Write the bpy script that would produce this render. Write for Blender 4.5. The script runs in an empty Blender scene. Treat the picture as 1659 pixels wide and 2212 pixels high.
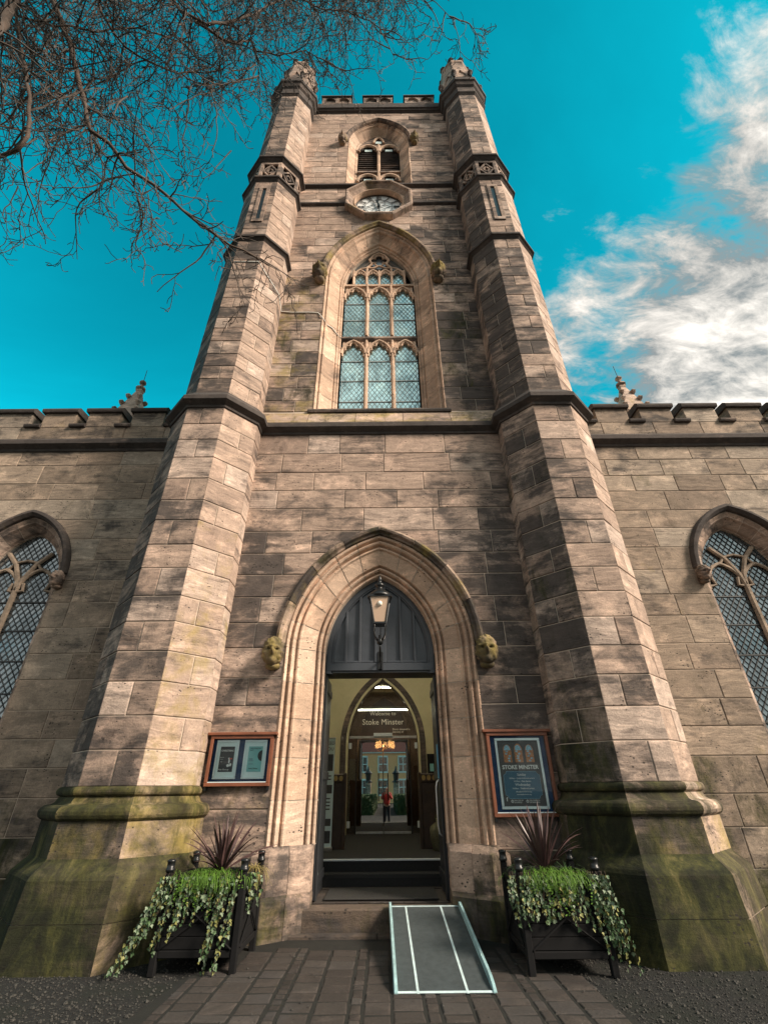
import bpy, bmesh, math, random
from mathutils import Vector, noise as mnoise
random.seed(7)
R = math.radians
sc = bpy.context.scene
col = sc.collection
# ------------------------------------------------------------------ camera
F_PX, PITCH, ROLL = 992.0, 31.2, 0.5          # focal length in units of a 1659 x 2212 picture
CAM = Vector((0.085, -7.6, 1.6))
cd = bpy.data.cameras.new('camera'); cam = bpy.data.objects.new('camera', cd); col.objects.link(cam)
cd.sensor_fit = 'VERTICAL'; cd.sensor_height = 36.0; cd.lens = 36.0 * F_PX / 2212.0
cd.clip_start = 0.05; cd.clip_end = 3000
from mathutils import Matrix
_th = R(PITCH)
_Rm = Matrix(((1, 0, 0), (0, -math.sin(_th), -math.cos(_th)), (0, math.cos(_th), -math.sin(_th))))
_Rm = _Rm @ Matrix.Rotation(R(-ROLL), 3, 'Z')
cam.matrix_world = Matrix.Translation(CAM) @ _Rm.to_4x4()
sc.camera = cam
# ------------------------------------------------------------------ light
SUN_AZ, SUN_EL = 60.0, 35.0      # azimuth from the facade's outward normal (-Y) towards +X
sx = math.sin(R(SUN_AZ)) * math.cos(R(SUN_EL)); sy = -math.cos(R(SUN_AZ)) * math.cos(R(SUN_EL)); sz = math.sin(R(SUN_EL))
SUN_DIR = Vector((sx, sy, sz))
sd = bpy.data.lights.new('sun', 'SUN'); so = bpy.data.objects.new('sun', sd); col.objects.link(so)
sd.energy = 2.3; sd.angle = R(16.0); sd.color = (1.0, 0.85, 0.70)
so.rotation_euler = SUN_DIR.to_track_quat('Z', 'Y').to_euler(); so.location = (20, -10, 30)
sc.view_settings.view_transform = 'Standard'; sc.view_settings.look = 'None'
sc.view_settings.gamma = 1.0; sc.view_settings.use_curve_mapping = False
sc.view_settings.exposure = 1.62

class NT:
    """small helper for node trees"""
    def __init__(s, tree): s.t = tree; s.n = tree.nodes; s.l = tree.links
    def new(s, typ, **kw):
        nd = s.n.new(typ)
        for k, v in kw.items():
            if k.startswith('i_'):
                key = k[2:]; key = int(key) if key.isdigit() else key.replace('_', ' ')
                s.set(nd.inputs[key], v)
            else: setattr(nd, k, v)
        return nd
    def set(s, sock, v):
        if isinstance(v, bpy.types.NodeSocket): s.l.new(v, sock)
        elif isinstance(v, bpy.types.Node): s.l.new(v.outputs[0], sock)
        else:
            if sock.type == 'RGBA' and hasattr(v, '__len__') and len(v) == 3: v = (*v, 1)
            sock.default_value = v
    def math(s, op, a, b=0.0, clamp=False):
        nd = s.n.new('ShaderNodeMath'); nd.operation = op; nd.use_clamp = clamp
        s.set(nd.inputs[0], a); s.set(nd.inputs[1], b); return nd.outputs[0]
    def mix(s, fac, a, b, mode='MIX'):
        nd = s.n.new('ShaderNodeMix'); nd.data_type = 'RGBA'; nd.blend_type = mode
        s.set(nd.inputs[0], fac); s.set(nd.inputs[6], a); s.set(nd.inputs[7], b); return nd.outputs[2]
    def smooth(s, x, a, b):
        nd = s.n.new('ShaderNodeMapRange'); nd.interpolation_type = 'SMOOTHSTEP'
        s.set(nd.inputs[0], x); s.set(nd.inputs[1], a); s.set(nd.inputs[2], b); return nd.outputs[0]
    def noise(s, vec, scale, detail=5, rough=.55, dist=0.0):
        nd = s.n.new('ShaderNodeTexNoise'); s.set(nd.inputs['Vector'], vec); nd.inputs['Scale'].default_value = scale
        nd.inputs['Detail'].default_value = detail; nd.inputs['Roughness'].default_value = rough
        nd.inputs['Distortion'].default_value = dist; return nd.outputs['Fac']
    def ramp(s, fac, stops):
        nd = s.n.new('ShaderNodeValToRGB'); s.set(nd.inputs[0], fac); e = nd.color_ramp.elements
        while len(e) < len(stops): e.new(.5)
        for q, (p, c) in zip(e, stops): q.position = p; q.color = (*c, 1)
        return nd.outputs[0]
    def vmul(s, v, k):
        nd = s.n.new('ShaderNodeVectorMath'); nd.operation = 'MULTIPLY'; s.set(nd.inputs[0], v); s.set(nd.inputs[1], k); return nd.outputs[0]
    def vadd(s, v, k):
        nd = s.n.new('ShaderNodeVectorMath'); nd.operation = 'ADD'; s.set(nd.inputs[0], v); s.set(nd.inputs[1], k); return nd.outputs[0]

# ------------------------------------------------------------------ sky
w = bpy.data.worlds.new('World'); sc.world = w; w.use_nodes = True
T = NT(w.node_tree); T.n.clear()
sky = T.new('ShaderNodeTexSky', sky_type='NISHITA', sun_disc=False, sun_elevation=R(SUN_EL), sun_rotation=math.atan2(sx, sy), air_density=1.0, dust_density=0.6, ozone_density=1.5)
tcd = T.new('ShaderNodeTexCoord'); dirv = tcd.outputs['Generated']
sep = T.new('ShaderNodeSeparateXYZ', i_0=dirv)
tint = T.mix(T.smooth(sep.outputs[2], -.05, .55), (0.33, 0.48, 0.44), (0.006, 0.68, 0.53))
blue = T.mix(1.0, sky.outputs[0], tint, 'MULTIPLY')
blue = T.mix(1.0, blue, T.ramp(sep.outputs[2], [(.35, (1.25, 1.25, 1.22)), (1.0, (.80, .84, .80))]), 'MULTIPLY')
den = T.math('ADD', sep.outputs[2], 0.30)
px = T.math('DIVIDE', sep.outputs[0], den); py = T.math('DIVIDE', sep.outputs[1], den)
pl = T.new('ShaderNodeCombineXYZ', i_0=px, i_1=py, i_2=0.0).outputs[0]
rot = T.new('ShaderNodeMapping', i_0=pl); rot.inputs['Rotation'].default_value = (0, 0, R(-35)); rot.inputs['Scale'].default_value = (1.0, 1.9, 1); rot.inputs['Location'].default_value = (2.35, 0.4, 0)
n1 = T.noise(rot.outputs[0], 1.15, 12, .60, .45)
n2 = T.noise(rot.outputs[0], 3.6, 10, .64, .35)
n3 = T.noise(rot.outputs[0], 11.0, 9, .68, .5)
dt = T.new('ShaderNodeVectorMath', operation='DOT_PRODUCT', i_0=dirv, i_1=(0.82, 0.52, 0.22))
bias = T.smooth(dt.outputs['Value'], 0.56, 0.92)
# a clear patch of sky above and left of the tower, broken cloud elsewhere
dc = T.new('ShaderNodeVectorMath', operation='DOT_PRODUCT', i_0=dirv, i_1=(-0.15, 0.62, 0.77))
away = T.math('SUBTRACT', 1.0, T.smooth(dc.outputs['Value'], 0.20, 0.62))
bias = T.math('MAXIMUM', bias, T.math('MULTIPLY', away, 0.95))
cov = T.math('ADD', T.math('ADD', n1, T.math('MULTIPLY', n2, 0.55)), T.math('MULTIPLY', bias, 0.52))
cov = T.math('ADD', cov, T.math('MULTIPLY', T.math('SUBTRACT', n3, .5), .40))
mask = T.smooth(cov, 0.99, 1.20)
shade = T.math('ADD', T.math('ADD', T.math('MULTIPLY', n2, .60), T.math('MULTIPLY', n3, .40)), T.math('MULTIPLY', T.smooth(cov, 1.1, 1.5), .14))
ccol = T.ramp(shade, [(0.45, (.72, .74, .74)), (0.55, (1.6, 1.5, 1.38)), (0.66, (2.6, 2.4, 2.18)), (0.80, (5.0, 4.7, 4.3))])
blue = T.mix(T.smooth(n1, .3, .7), T.mix(1.0, blue, (.80, .82, .84), 'MULTIPLY'), blue)
mixc = T.mix(T.math('MULTIPLY', mask, .95), blue, ccol)
bg = T.new('ShaderNodeBackground', i_0=mixc, i_1=0.15)
T.new('ShaderNodeOutputWorld', i_0=bg.outputs[0])

# ------------------------------------------------------------------ materials
def mat(name):
    m = bpy.data.materials.new(name); m.use_nodes = True
    t = NT(m.node_tree); t.n.clear(); out = t.new('ShaderNodeOutputMaterial')
    b = t.new('ShaderNodeBsdfPrincipled'); t.l.new(b.outputs[0], out.inputs[0])
    return m, t, b, out
def simple(name, c, rough=.6, metal=0, var=.25, scale=8, bump=.15, spec=.5, bscale=None, dist=.01):
    m, t, b, o = mat(name)
    tc = t.new('ShaderNodeNewGeometry').outputs['Position']
    n = t.noise(tc, scale, 6, .6)
    n3 = t.noise(tc, scale * 7, 4, .6)
    f = t.math('ADD', t.math('MULTIPLY', n, .7), t.math('MULTIPLY', n3, .3))
    cc = t.ramp(f, [(.3, tuple(x * (1 - var) for x in c)), (.7, tuple(min(1, x * (1 + var)) for x in c))])
    t.set(b.inputs['Base Color'], cc); b.inputs['Roughness'].default_value = rough; b.inputs['Metallic'].default_value = metal
    b.inputs['Specular IOR Level'].default_value = spec
    if bump:
        bn = t.new('ShaderNodeBump', i_Strength=bump, i_Distance=dist, i_Height=t.noise(tc, bscale or scale * 5, 6, .65))
        t.l.new(bn.outputs[0], b.inputs['Normal'])
    return m
def stone_mat(name, tone=(1, 1, 1), soot0=0.0, strata=1.0):
    m, t, b, o = mat(name)
    pos = t.new('ShaderNodeNewGeometry').outputs['Position']
    at = t.new('ShaderNodeAttribute', attribute_name='st')
    sp = t.new('ShaderNodeSeparateColor', i_0=at.outputs['Color'])
    rnd, soot, grn, och = sp.outputs[0], sp.outputs[1], sp.outputs[2], at.outputs['Alpha']
    off = t.new('ShaderNodeCombineXYZ', i_0=t.math('MULTIPLY', rnd, 31.0), i_1=t.math('MULTIPLY', rnd, 57.0), i_2=t.math('MULTIPLY', rnd, 43.0)).outputs[0]
    p2 = t.vadd(pos, off)
    mp = t.new('ShaderNodeMapping', i_0=p2); mp.inputs['Scale'].default_value = (1.3, 1.3, 10.0)
    tilt = t.new('ShaderNodeCombineXYZ', i_0=0.0, i_1=t.math('MULTIPLY', t.math('SUBTRACT', t.math('FRACT', t.math('MULTIPLY', rnd, 17.3)), .5), .5), i_2=0.0)
    t.l.new(tilt.outputs[0], mp.inputs['Rotation'])
    wob = t.new('ShaderNodeTexNoise', i_Vector=p2, i_Scale=1.3)
    stn0 = t.noise(t.vadd(mp.outputs[0], t.vmul(wob.outputs['Color'], (1.5, 1.5, 2.6))), 1.6, 10, .70, .5)
    blot = t.noise(t.vadd(p2, (3, 7, 5)), 3.4, 10, .72, .3)
    sm = t.smooth(t.math('FRACT', t.math('MULTIPLY', rnd, 7.7)), .25, .75)
    stn = t.math('ADD', t.math('MULTIPLY', stn0, t.math('ADD', .30, t.math('MULTIPLY', sm, .5))), t.math('MULTIPLY', blot, t.math('SUBTRACT', .70, t.math('MULTIPLY', sm, .5))))
    base = t.ramp(rnd, [(0, tuple(a * k for a, k in zip((.27, .195, .150), tone))), (.3, tuple(a * k for a, k in zip((.36, .265, .200), tone))),
                        (.62, tuple(a * k for a, k in zip((.42, .31, .235), tone))), (.86, tuple(a * k for a, k in zip((.46, .36, .285), tone))), (1, tuple(a * k for a, k in zip((.33, .25, .20), tone)))])
    sv = t.ramp(stn, [(.33, (.36, .34, .34)), (.44, (.82, .81, .80)), (.54, (1.04, 1.02, 1.0)), (.68, (1.5, 1.45, 1.38))])
    c = t.mix(strata, base, t.mix(1.0, base, sv, 'MULTIPLY'))
    fine = t.noise(p2, 45, 4, .7)
    c = t.mix(1.0, c, t.ramp(fine, [(.25, (.74, .74, .74)), (.75, (1.2, 1.2, 1.2))]), 'MULTIPLY')
    # soot, streaked along the bedding
    sg = t.noise(t.vmul(pos, (1.0, 1.0, 1.5)), 1.25, 9, .68, .5)
    mp3 = t.new('ShaderNodeMapping', i_0=p2); mp3.inputs['Scale'].default_value = (.7, .7, 5.0); t.l.new(tilt.outputs[0], mp3.inputs['Rotation'])
    sg2 = t.noise(mp3.outputs[0], 1.5, 9, .7, .4)
    sgm = t.math('ADD', t.math('MULTIPLY', sg, .64), t.math('MULTIPLY', sg2, .36))
    tot = t.math('ADD', soot, soot0)
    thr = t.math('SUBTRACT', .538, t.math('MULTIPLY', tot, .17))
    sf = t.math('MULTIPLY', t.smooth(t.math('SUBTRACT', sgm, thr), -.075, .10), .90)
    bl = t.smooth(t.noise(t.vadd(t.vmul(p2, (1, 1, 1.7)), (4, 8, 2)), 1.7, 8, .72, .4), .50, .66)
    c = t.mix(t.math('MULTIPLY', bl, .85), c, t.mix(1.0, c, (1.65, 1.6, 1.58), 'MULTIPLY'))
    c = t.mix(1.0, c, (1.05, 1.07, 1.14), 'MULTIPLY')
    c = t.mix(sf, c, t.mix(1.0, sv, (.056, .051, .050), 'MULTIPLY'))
    # ochre lichen; green algae, its near-black tones also holding shade low down
    on = t.noise(pos, 1.9, 8, .68, .3)
    of = t.smooth(t.math('ADD', on, t.math('MULTIPLY', och, .55)), .62, .95)
    c = t.mix(t.math('MULTIPLY', of, .8), c, (.31, .235, .062))
    gm = t.noise(t.vadd(t.vmul(pos, (1, 1, .5)), (9, 3, 1)), 2.0, 11, .74, .5)
    gf = t.smooth(t.math('ADD', gm, t.math('MULTIPLY', grn, .60)), .66, .92)
    gcol = t.ramp(t.noise(t.vmul(pos, (1, 1, .45)), 3.2, 11, .76, .5), [(.36, (.003, .005, .002)), (.48, (.016, .020, .006)), (.58, (.052, .054, .014)), (.68, (.13, .11, .04))])
    c = t.mix(t.math('MULTIPLY', gf, .9), c, gcol)
    # pits
    vo = t.new('ShaderNodeTexVoronoi', i_Vector=t.vmul(p2, (1, 1, 1.6)), i_Scale=13.0)
    pg = t.noise(p2, 2.2, 3)
    pit = t.math('MULTIPLY', t.math('LESS_THAN', vo.outputs['Distance'], t.math('MULTIPLY', t.smooth(pg, .42, .68), .24)), .85)
    c = t.mix(pit, c, (.03, .026, .024))
    t.set(b.inputs['Base Color'], c); b.inputs['Roughness'].default_value = .92; b.inputs['Specular IOR Level'].default_value = .25
    h = t.math('ADD', t.math('MULTIPLY', stn, .9), t.math('SUBTRACT', t.math('MULTIPLY', fine, .35), t.math('MULTIPLY', pit, .6)))
    bv = t.new('ShaderNodeBevel', samples=3, i_Radius=.018)
    bn = t.new('ShaderNodeBump', i_Strength=.7, i_Distance=.025, i_Height=h); t.l.new(bv.outputs[0], bn.inputs['Normal']); t.l.new(bn.outputs[0], b.inputs['Normal'])
    return m
M = {}
M['stone'] = stone_mat('ashlar sandstone', (1, 1, 1), 0.12)
M['stone_pale'] = stone_mat('dressed arch stone', (1.30, 1.24, 1.14), -0.45, .6)
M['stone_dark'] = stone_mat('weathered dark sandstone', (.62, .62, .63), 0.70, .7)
M['stone_aisle'] = stone_mat('aisle sandstone', (.76, .80, .77), -0.20)
M['mortar'] = simple('lime mortar', (.50, .41, .33), .95, var=.35, scale=3, bump=.4)
M['lead'] = simple('window lead', (.30, .33, .33), .6, .2, bump=0)
M['iron'] = simple('window iron', (.035, .038, .04), .6, .3, bump=0)
M['glass_dark'] = None
def glass_mat(name, c, metal, rough=.04, var=.3):
    m, t, b, o = mat(name)
    pos = t.new('ShaderNodeNewGeometry').outputs['Position']
    n = t.noise(pos, 2.0, 5, .6)
    t.set(b.inputs['Base Color'], t.ramp(n, [(.35, tuple(x * (1 - var) for x in c)), (.65, tuple(x * (1 + var) for x in c))]))
    b.inputs['Metallic'].default_value = metal; b.inputs['Roughness'].default_value = rough
    bn = t.new('ShaderNodeBump', i_Strength=.12, i_Distance=.02, i_Height=t.noise(pos, 7, 3)); t.l.new(bn.outputs[0], b.inputs['Normal'])
    return m
M['leaded_glass'] = glass_mat('leaded glass', (.55, .84, .88), .9, .10)
M['aisle_glass'] = glass_mat('dark leaded glass', (.26, .30, .32), .8, .08)
M['dial'] = glass_mat('opal clock glass', (.82, .86, .86), .0, .2, .04)
def clear_glass(name, refl, tint=(.75, .8, .8), ior=1.5):
    m, t, b, o = mat(name); t.n.remove(b)
    tr = t.new('ShaderNodeBsdfTransparent', i_0=tint); gl = t.new('ShaderNodeBsdfGlossy', i_0=(1, .97, .93), i_1=0.0)
    fr = t.new('ShaderNodeFresnel', i_0=ior)
    mx = t.new('ShaderNodeMixShader', i_0=t.math('ADD', fr.outputs[0], refl, True)); t.l.new(tr.outputs[0], mx.inputs[1]); t.l.new(gl.outputs[0], mx.inputs[2])
    t.l.new(mx.outputs[0], o.inputs[0]); return m
M['door_glass'] = clear_glass('coated door glass', .55, (.5, .52, .5))
M['side_glass'] = clear_glass('porch screen glass', .05, (.75, .78, .76))
M['board_glass'] = clear_glass('noticeboard glass', .0, (.95, .97, .97), 1.22)
M['tympanum'] = simple('slate grey door paint', (.050, .058, .070), .45, var=.18, scale=5, bump=.12)
M['door_dark'] = simple('near black door paint', (.025, .028, .032), .4, var=.2)
M['black'] = simple('black gloss paint', (.010, .011, .012), .35, var=.3, scale=12)
M['black_wood'] = simple('black stained timber', (.0035, .0035, .004), .85, var=.45, scale=9, spec=.3)
M['lampglass'] = simple('frosted lantern glass', (.56, .40, .29), .35, var=.08, bump=.05)
M['bulb'] = simple('white bulb glass', (.85, .82, .72), .3, bump=0, var=.02)
M['plaster'] = simple('cream plaster', (.46, .42, .26), .85, var=.12, scale=2)
M['wood_red'] = simple('red brown hardwood', (.20, .070, .036), .45, var=.35, scale=6, bump=.2)
M['wood_dark'] = simple('dark oak', (.055, .032, .02), .5, var=.4, scale=7)
M['felt'] = simple('navy felt', (.012, .045, .125), .85, var=.2, scale=20)
M['silver'] = simple('pale satin aluminium', (.75, .86, .88), .35, .25, var=.08, bump=0)
M['paper'] = simple('white paper', (.74, .90, .90), .8, var=.05, bump=0)
M['teal_paper'] = simple('teal poster', (.24, .55, .55), .8, var=.06, bump=0)
M['ink'] = simple('charcoal print', (.025, .03, .035), .6, var=.3, bump=0)
M['ink_grey'] = simple('grey print', (.07, .072, .075), .6, var=.4, scale=3, bump=0)
M['panel_blue'] = simple('blue print', (.045, .13, .20), .6, var=.1, bump=0)
M['white'] = simple('white print', (.80, .82, .80), .6, var=.03, bump=0)
M['orange_print'] = simple('amber print', (.45, .20, .09), .6, var=.6, scale=60, bump=0)
M['cyan_print'] = simple('pale blue print', (.25, .48, .60), .6, var=.6, scale=60, bump=0)
M['red_print'] = simple('red print', (.55, .07, .04), .6, var=.2, bump=0)
M['step'] = stone_mat('step stone', (.27, .275, .27), .25, .4)
M['paver'] = stone_mat('concrete paver', (.118, .132, .145), .05, .25)
M['grey_floor'] = simple('dark carpet tile', (.014, .015, .016), .95, var=.4, scale=30)
M['mat'] = simple('coir doormat', (.028, .027, .025), .98, var=.5, scale=60, bump=.8)
M['nosing'] = simple('white nosing strip', (.60, .66, .68), .5, var=.08)
M['ramp'] = simple('grey anti slip deck', (.042, .054, .058), .85, var=.35, scale=14, bump=.6, bscale=400)
M['ramp_edge'] = simple('pale painted kerb', (.28, .44, .46), .5, var=.35, scale=6)
M['ramp_line'] = simple('white safety line', (.48, .60, .62), .6, var=.25, scale=9)
M['soil'] = simple('potting soil', (.02, .015, .01), .95, var=.4, bump=.8)
M['moss'] = simple('bright green creeper', (.095, .20, .018), .7, var=.45, scale=20, bump=0)
M['ivy_a'] = simple('variegated ivy green', (.055, .105, .040), .55, var=.5, scale=30, bump=0)
M['ivy_b'] = simple('pale grey green ivy', (.17, .22, .14), .6, var=.4, scale=30, bump=0)
M['ivy_c'] = simple('yellowing ivy', (.20, .20, .06), .6, var=.4, scale=30, bump=0)
M['straw'] = simple('dry grass', (.30, .24, .08), .8, var=.4, scale=20, bump=0)
M['stem'] = simple('brown stem', (.06, .04, .025), .8, bump=0)
M['cordyline'] = simple('purple cordyline', (.075, .042, .040), .42, var=.5, scale=9, bump=0)
M['bark'] = simple('tree bark', (.090, .062, .046), .9, var=.5, scale=9, bump=.7)
M['twig'] = simple('twig bark', (.072, .055, .044), .85, var=.55, scale=3, bump=0)
M['brass'] = simple('brass', (.45, .32, .12), .35, .9, bump=0)
M['steel'] = simple('brushed steel', (.55, .56, .56), .3, .9, bump=0)
M['cable'] = simple('white cable', (.70, .68, .62), .5, var=.1, bump=0)
M['gold'] = simple('cream lettering', (.92, .90, .80), .6, var=.03, bump=0)
M['bluetape'] = simple('blue sticker', (.10, .36, .55), .5, bump=0)
M['hessian'] = simple('hessian', (.12, .115, .065), .95, var=.5, scale=40, bump=.6)
M['hedge'] = simple('hedge leaf', (.045, .085, .025), .8, var=.6, scale=14, bump=.9, dist=.1)
M['render_wall'] = simple('cream render', (.95, .42, .20), .9, var=.08)
M['roof'] = simple('red clay roof', (.16, .045, .035), .85, var=.3)
M['skin'] = simple('skin', (.42, .25, .18), .6, var=.1, bump=0)
M['jacket'] = simple('red jacket', (.42, .035, .03), .8, var=.2)
M['trousers'] = simple('dark trousers', (.02, .022, .03), .9)
M['hair'] = simple('brown hair', (.05, .03, .02), .8)
def emit(name, c, s):
    m, t, b, o = mat(name); t.n.remove(b); e = t.new('ShaderNodeEmission', i_0=c, i_1=s); t.l.new(e.outputs[0], o.inputs[0]); return m
M['tube'] = emit('lit fluorescent tube', (1, .90, .72), 7.0)
M['porch_fill_tube'] = emit('added porch fill tube', (1, .90, .70), 46.0)  # emitter for the added porch light, out of view
M['candle'] = emit('lit amber lamp', (1, .45, .15), 5.0)
# ------------------------------------------------------------------ mesh helpers
WL = {}                                           # world location of every object
def reg(o, loc, parent):
    loc = Vector(loc); WL[o.name] = loc
    if parent is not None:
        o.parent = parent; o.location = loc - WL[parent.name]
    else: o.location = loc
    col.objects.link(o)
def thing(name, label, cat, loc=(0, 0, 0), group=None):
    o = bpy.data.objects.new(name, None); o.empty_display_size = .3
    reg(o, loc, None); o['label'] = label; o['category'] = cat
    if group: o['group'] = group
    return o
def part_empty(name, parent, loc):
    o = bpy.data.objects.new(name, None); o.empty_display_size = .2; reg(o, loc, parent); return o
def tag(o, label=None, cat=None, group=None, kind=None):
    if label: o['label'] = label
    if cat: o['category'] = cat
    if group: o['group'] = group
    if kind: o['kind'] = kind
    return o
class MB:
    def __init__(s): s.v = []; s.f = []; s.a = []
    def add(s, vs, fs, st=(.5, 0, 0, 0)):
        k = len(s.v); s.v.extend([tuple(p) for p in vs])
        for f in fs: s.f.append(tuple(i + k for i in f)); s.a.append(st)
        return s
    def box(s, a, b, st=(.5, 0, 0, 0)):
        x0, y0, z0 = a; x1, y1, z1 = b
        vs = [(x, y, z) for z in (z0, z1) for y in (y0, y1) for x in (x0, x1)]
        return s.add(vs, [(0, 2, 3, 1), (4, 5, 7, 6), (0, 1, 5, 4), (2, 6, 7, 3), (0, 4, 6, 2), (1, 3, 7, 5)], st)
    def bbox(s, a, b, e=.01, st=(.5, 0, 0, 0)):
        """box with chamfered vertical and horizontal edges"""
        x0, y0, z0 = a; x1, y1, z1 = b
        def ring(z, i): return [(x0 + i, y0, z), (x1 - i, y0, z), (x1, y0 + i, z), (x1, y1 - i, z), (x1 - i, y1, z), (x0 + i, y1, z), (x0, y1 - i, z), (x0, y0 + i, z)]
        def ins(z): return [(x0 + 2 * e, y0 + e, z), (x1 - 2 * e, y0 + e, z), (x1 - e, y0 + 2 * e, z), (x1 - e, y1 - 2 * e, z), (x1 - 2 * e, y1 - e, z), (x0 + 2 * e, y1 - e, z), (x0 + e, y1 - 2 * e, z), (x0 + e, y0 + 2 * e, z)]
        return s.rings([ins(z0), ring(z0 + e, e), ring(z1 - e, e), ins(z1)], True, True, st)
    def rings(s, rs, closed=True, caps=False, st=(.5, 0, 0, 0)):
        n = len(rs[0]); vs = [p for r in rs for p in r]; fs = []
        for i in range(len(rs) - 1):
            for j in range(n if closed else n - 1):
                k = (j + 1) % n; fs.append((i * n + j, i * n + k, (i + 1) * n + k, (i + 1) * n + j))
        if caps: fs.append(tuple(range(n - 1, -1, -1))); fs.append(tuple((len(rs) - 1) * n + j for j in range(n)))
        return s.add(vs, fs, st)
    def tube(s, path, rad, n=6, st=(.5, 0, 0, 0), caps=True):
        path = [Vector(p) for p in path]; m = len(path)
        if not hasattr(rad, '__len__'): rad = [rad] * m
        rs = []; up = None
        for i, p in enumerate(path):
            d = (path[min(i + 1, m - 1)] - path[max(i - 1, 0)])
            if d.length < 1e-9: d = Vector((0, 0, 1))
            d.normalize()
            if up is None:
                up = Vector((0, 0, 1)) if abs(d.z) < .9 else Vector((1, 0, 0))
            a = d.cross(up)
            if a.length < 1e-6: a = d.cross(Vector((0, 1, .1)))
            a.normalize(); b = a.cross(d); up = b
            rs.append([p + (a * math.cos(q) + b * math.sin(q)) * rad[i] for q in [2 * math.pi * (j + .5) / n for j in range(n)]])
        return s.rings(rs, True, caps, st)
    def lathe(s, c, prof, n=16, st=(.5, 0, 0, 0), ph=0.0, caps=True):
        rs = [[(c[0] + r * math.cos(ph + 2 * math.pi * j / n), c[1] + r * math.sin(ph + 2 * math.pi * j / n), c[2] + z) for j in range(n)] for r, z in prof]
        return s.rings(rs, True, caps, st)
    def oct(s, c, prof, st=(.5, 0, 0, 0), caps=True):
        """octagonal lathe, a face towards -Y; profile given as (apothem, z)"""
        return s.lathe((c[0], c[1], 0), [(a / math.cos(math.pi / 8), z) for a, z in prof], 8, st, math.pi / 8, caps)
    def prism(s, poly, y0, y1, st=(.5, 0, 0, 0)):
        """polygon in XZ between depths y0 and y1"""
        return s.rings([[(x, y0, z) for x, z in poly], [(x, y1, z) for x, z in poly]], True, True, st)
    def build(s, name, m, parent=None, smooth=False, kind=None, origin=None):
        if not s.v: return None
        xs, ys, zs = zip(*s.v)
        o_ = Vector(origin) if origin is not None else Vector(((min(xs) + max(xs)) / 2, (min(ys) + max(ys)) / 2, min(zs)))
        me = bpy.data.meshes.new(name)
        me.from_pydata([(x - o_.x, y - o_.y, z - o_.z) for x, y, z in s.v], [], s.f)
        at = me.attributes.new('st', 'FLOAT_COLOR', 'FACE')
        at.data.foreach_set('color', [q for a in s.a for q in a])
        if smooth: me.polygons.foreach_set('use_smooth', [True] * len(me.polygons))
        me.materials.append(M[m] if isinstance(m, str) else m)
        me.update()
        o = bpy.data.objects.new(name, me); reg(o, o_, parent)
        if kind: o['kind'] = kind
        return o
def proj(p):
    q = _Rm.transposed() @ (Vector(p) - CAM)
    if q.z > -0.05: return None
    return (F_PX * q.x / -q.z, F_PX * q.y / -q.z)
def parea(pts):
    q = [proj(p) for p in pts]
    if any(a is None for a in q): return 0
    cx = sum(a[0] for a in q) / len(q); cy = sum(a[1] for a in q) / len(q)
    if abs(cx) > 860 or abs(cy) > 1140: return 0
    return abs(sum(q[i][0] * q[(i + 1) % len(q)][1] - q[(i + 1) % len(q)][0] * q[i][1] for i in range(len(q)))) / 2
# stones: collected per thing, the 300 largest in view become objects, the rest one stuff part
STONES = {}
def inset(poly, bs):
    n = len(poly); out = []
    L = []
    for i in range(n):
        (x0, z0), (x1, z1) = poly[i], poly[(i + 1) % n]
        dx, dz = x1 - x0, z1 - z0; l = math.hypot(dx, dz) or 1e-9
        nx, nz = -dz / l, dx / l
        L.append((x0 + nx * bs[i], z0 + nz * bs[i], dx / l, dz / l))
    for i in range(n):
        a, b = L[i - 1], L[i]
        cr = a[2] * b[3] - a[3] * b[2]
        if abs(cr) < 1e-4: out.append((b[0], b[1])); continue
        t = ((b[0] - a[0]) * b[3] - (b[1] - a[1]) * b[2]) / cr
        out.append((a[0] + a[2] * t, a[1] + a[3] * t))
    return out
def stone(root, parent, fr, poly, jt, st, m='stone', gap=.005, bev=.009, depth=.06, proud=None, name='stone'):
    """fr=(origin,u,n) wall frame, poly CCW in (u,z), jt per edge: 1 = mortar joint"""
    o, u, n = fr
    if proud is None: proud = random.uniform(-.002, .005)
    outer = inset(poly, [gap * j for j in jt]); inner = inset(outer, [bev * j for j in jt])
    P = lambda q, d: (o[0] + u[0] * q[0] + n[0] * d, o[1] + u[1] * q[0] + n[1] * d, o[2] + q[1])
    j = lambda: random.uniform(-.002, .002)
    b = MB(); r = [[P(q, -depth) for q in outer], [P(q, -.010) for q in outer], [P(q, proud + j()) for q in inner]]
    b.rings(r, True, False, st); k = 2 * len(poly); b.f.append(tuple(k + i for i in range(len(poly)))); b.a.append(st)
    STONES.setdefault(root.name, (root, []))[1].append((parea([P(q, 0) for q in poly]), b, parent, m, name))
def flush_stones(limit=300):
    for root, lst in STONES.values():
        lst.sort(key=lambda q: -q[0])
        rest = {}
        for i, (a, b, par, m, nm) in enumerate(lst):
            if i < limit and a > 0: b.build(nm, m, par)
            else:
                r = rest.setdefault(m, MB()); k = len(r.v); r.v.extend(b.v); r.f.extend([tuple(x + k for x in f) for f in b.f]); r.a.extend(b.a)
        if rest:
            for m, r in rest.items():
                r.build('far_stonework', m, root, kind='stuff')
def courses(z0, z1, h, jit=.12):
    n = max(1, round((z1 - z0) / h)); ws = [random.uniform(1 - jit, 1 + jit) for _ in range(n)]; s = sum(ws); out = []; z = z0
    for q in ws: out.append((z, z + q / s * (z1 - z0))); z += q / s * (z1 - z0)
    return out
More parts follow.
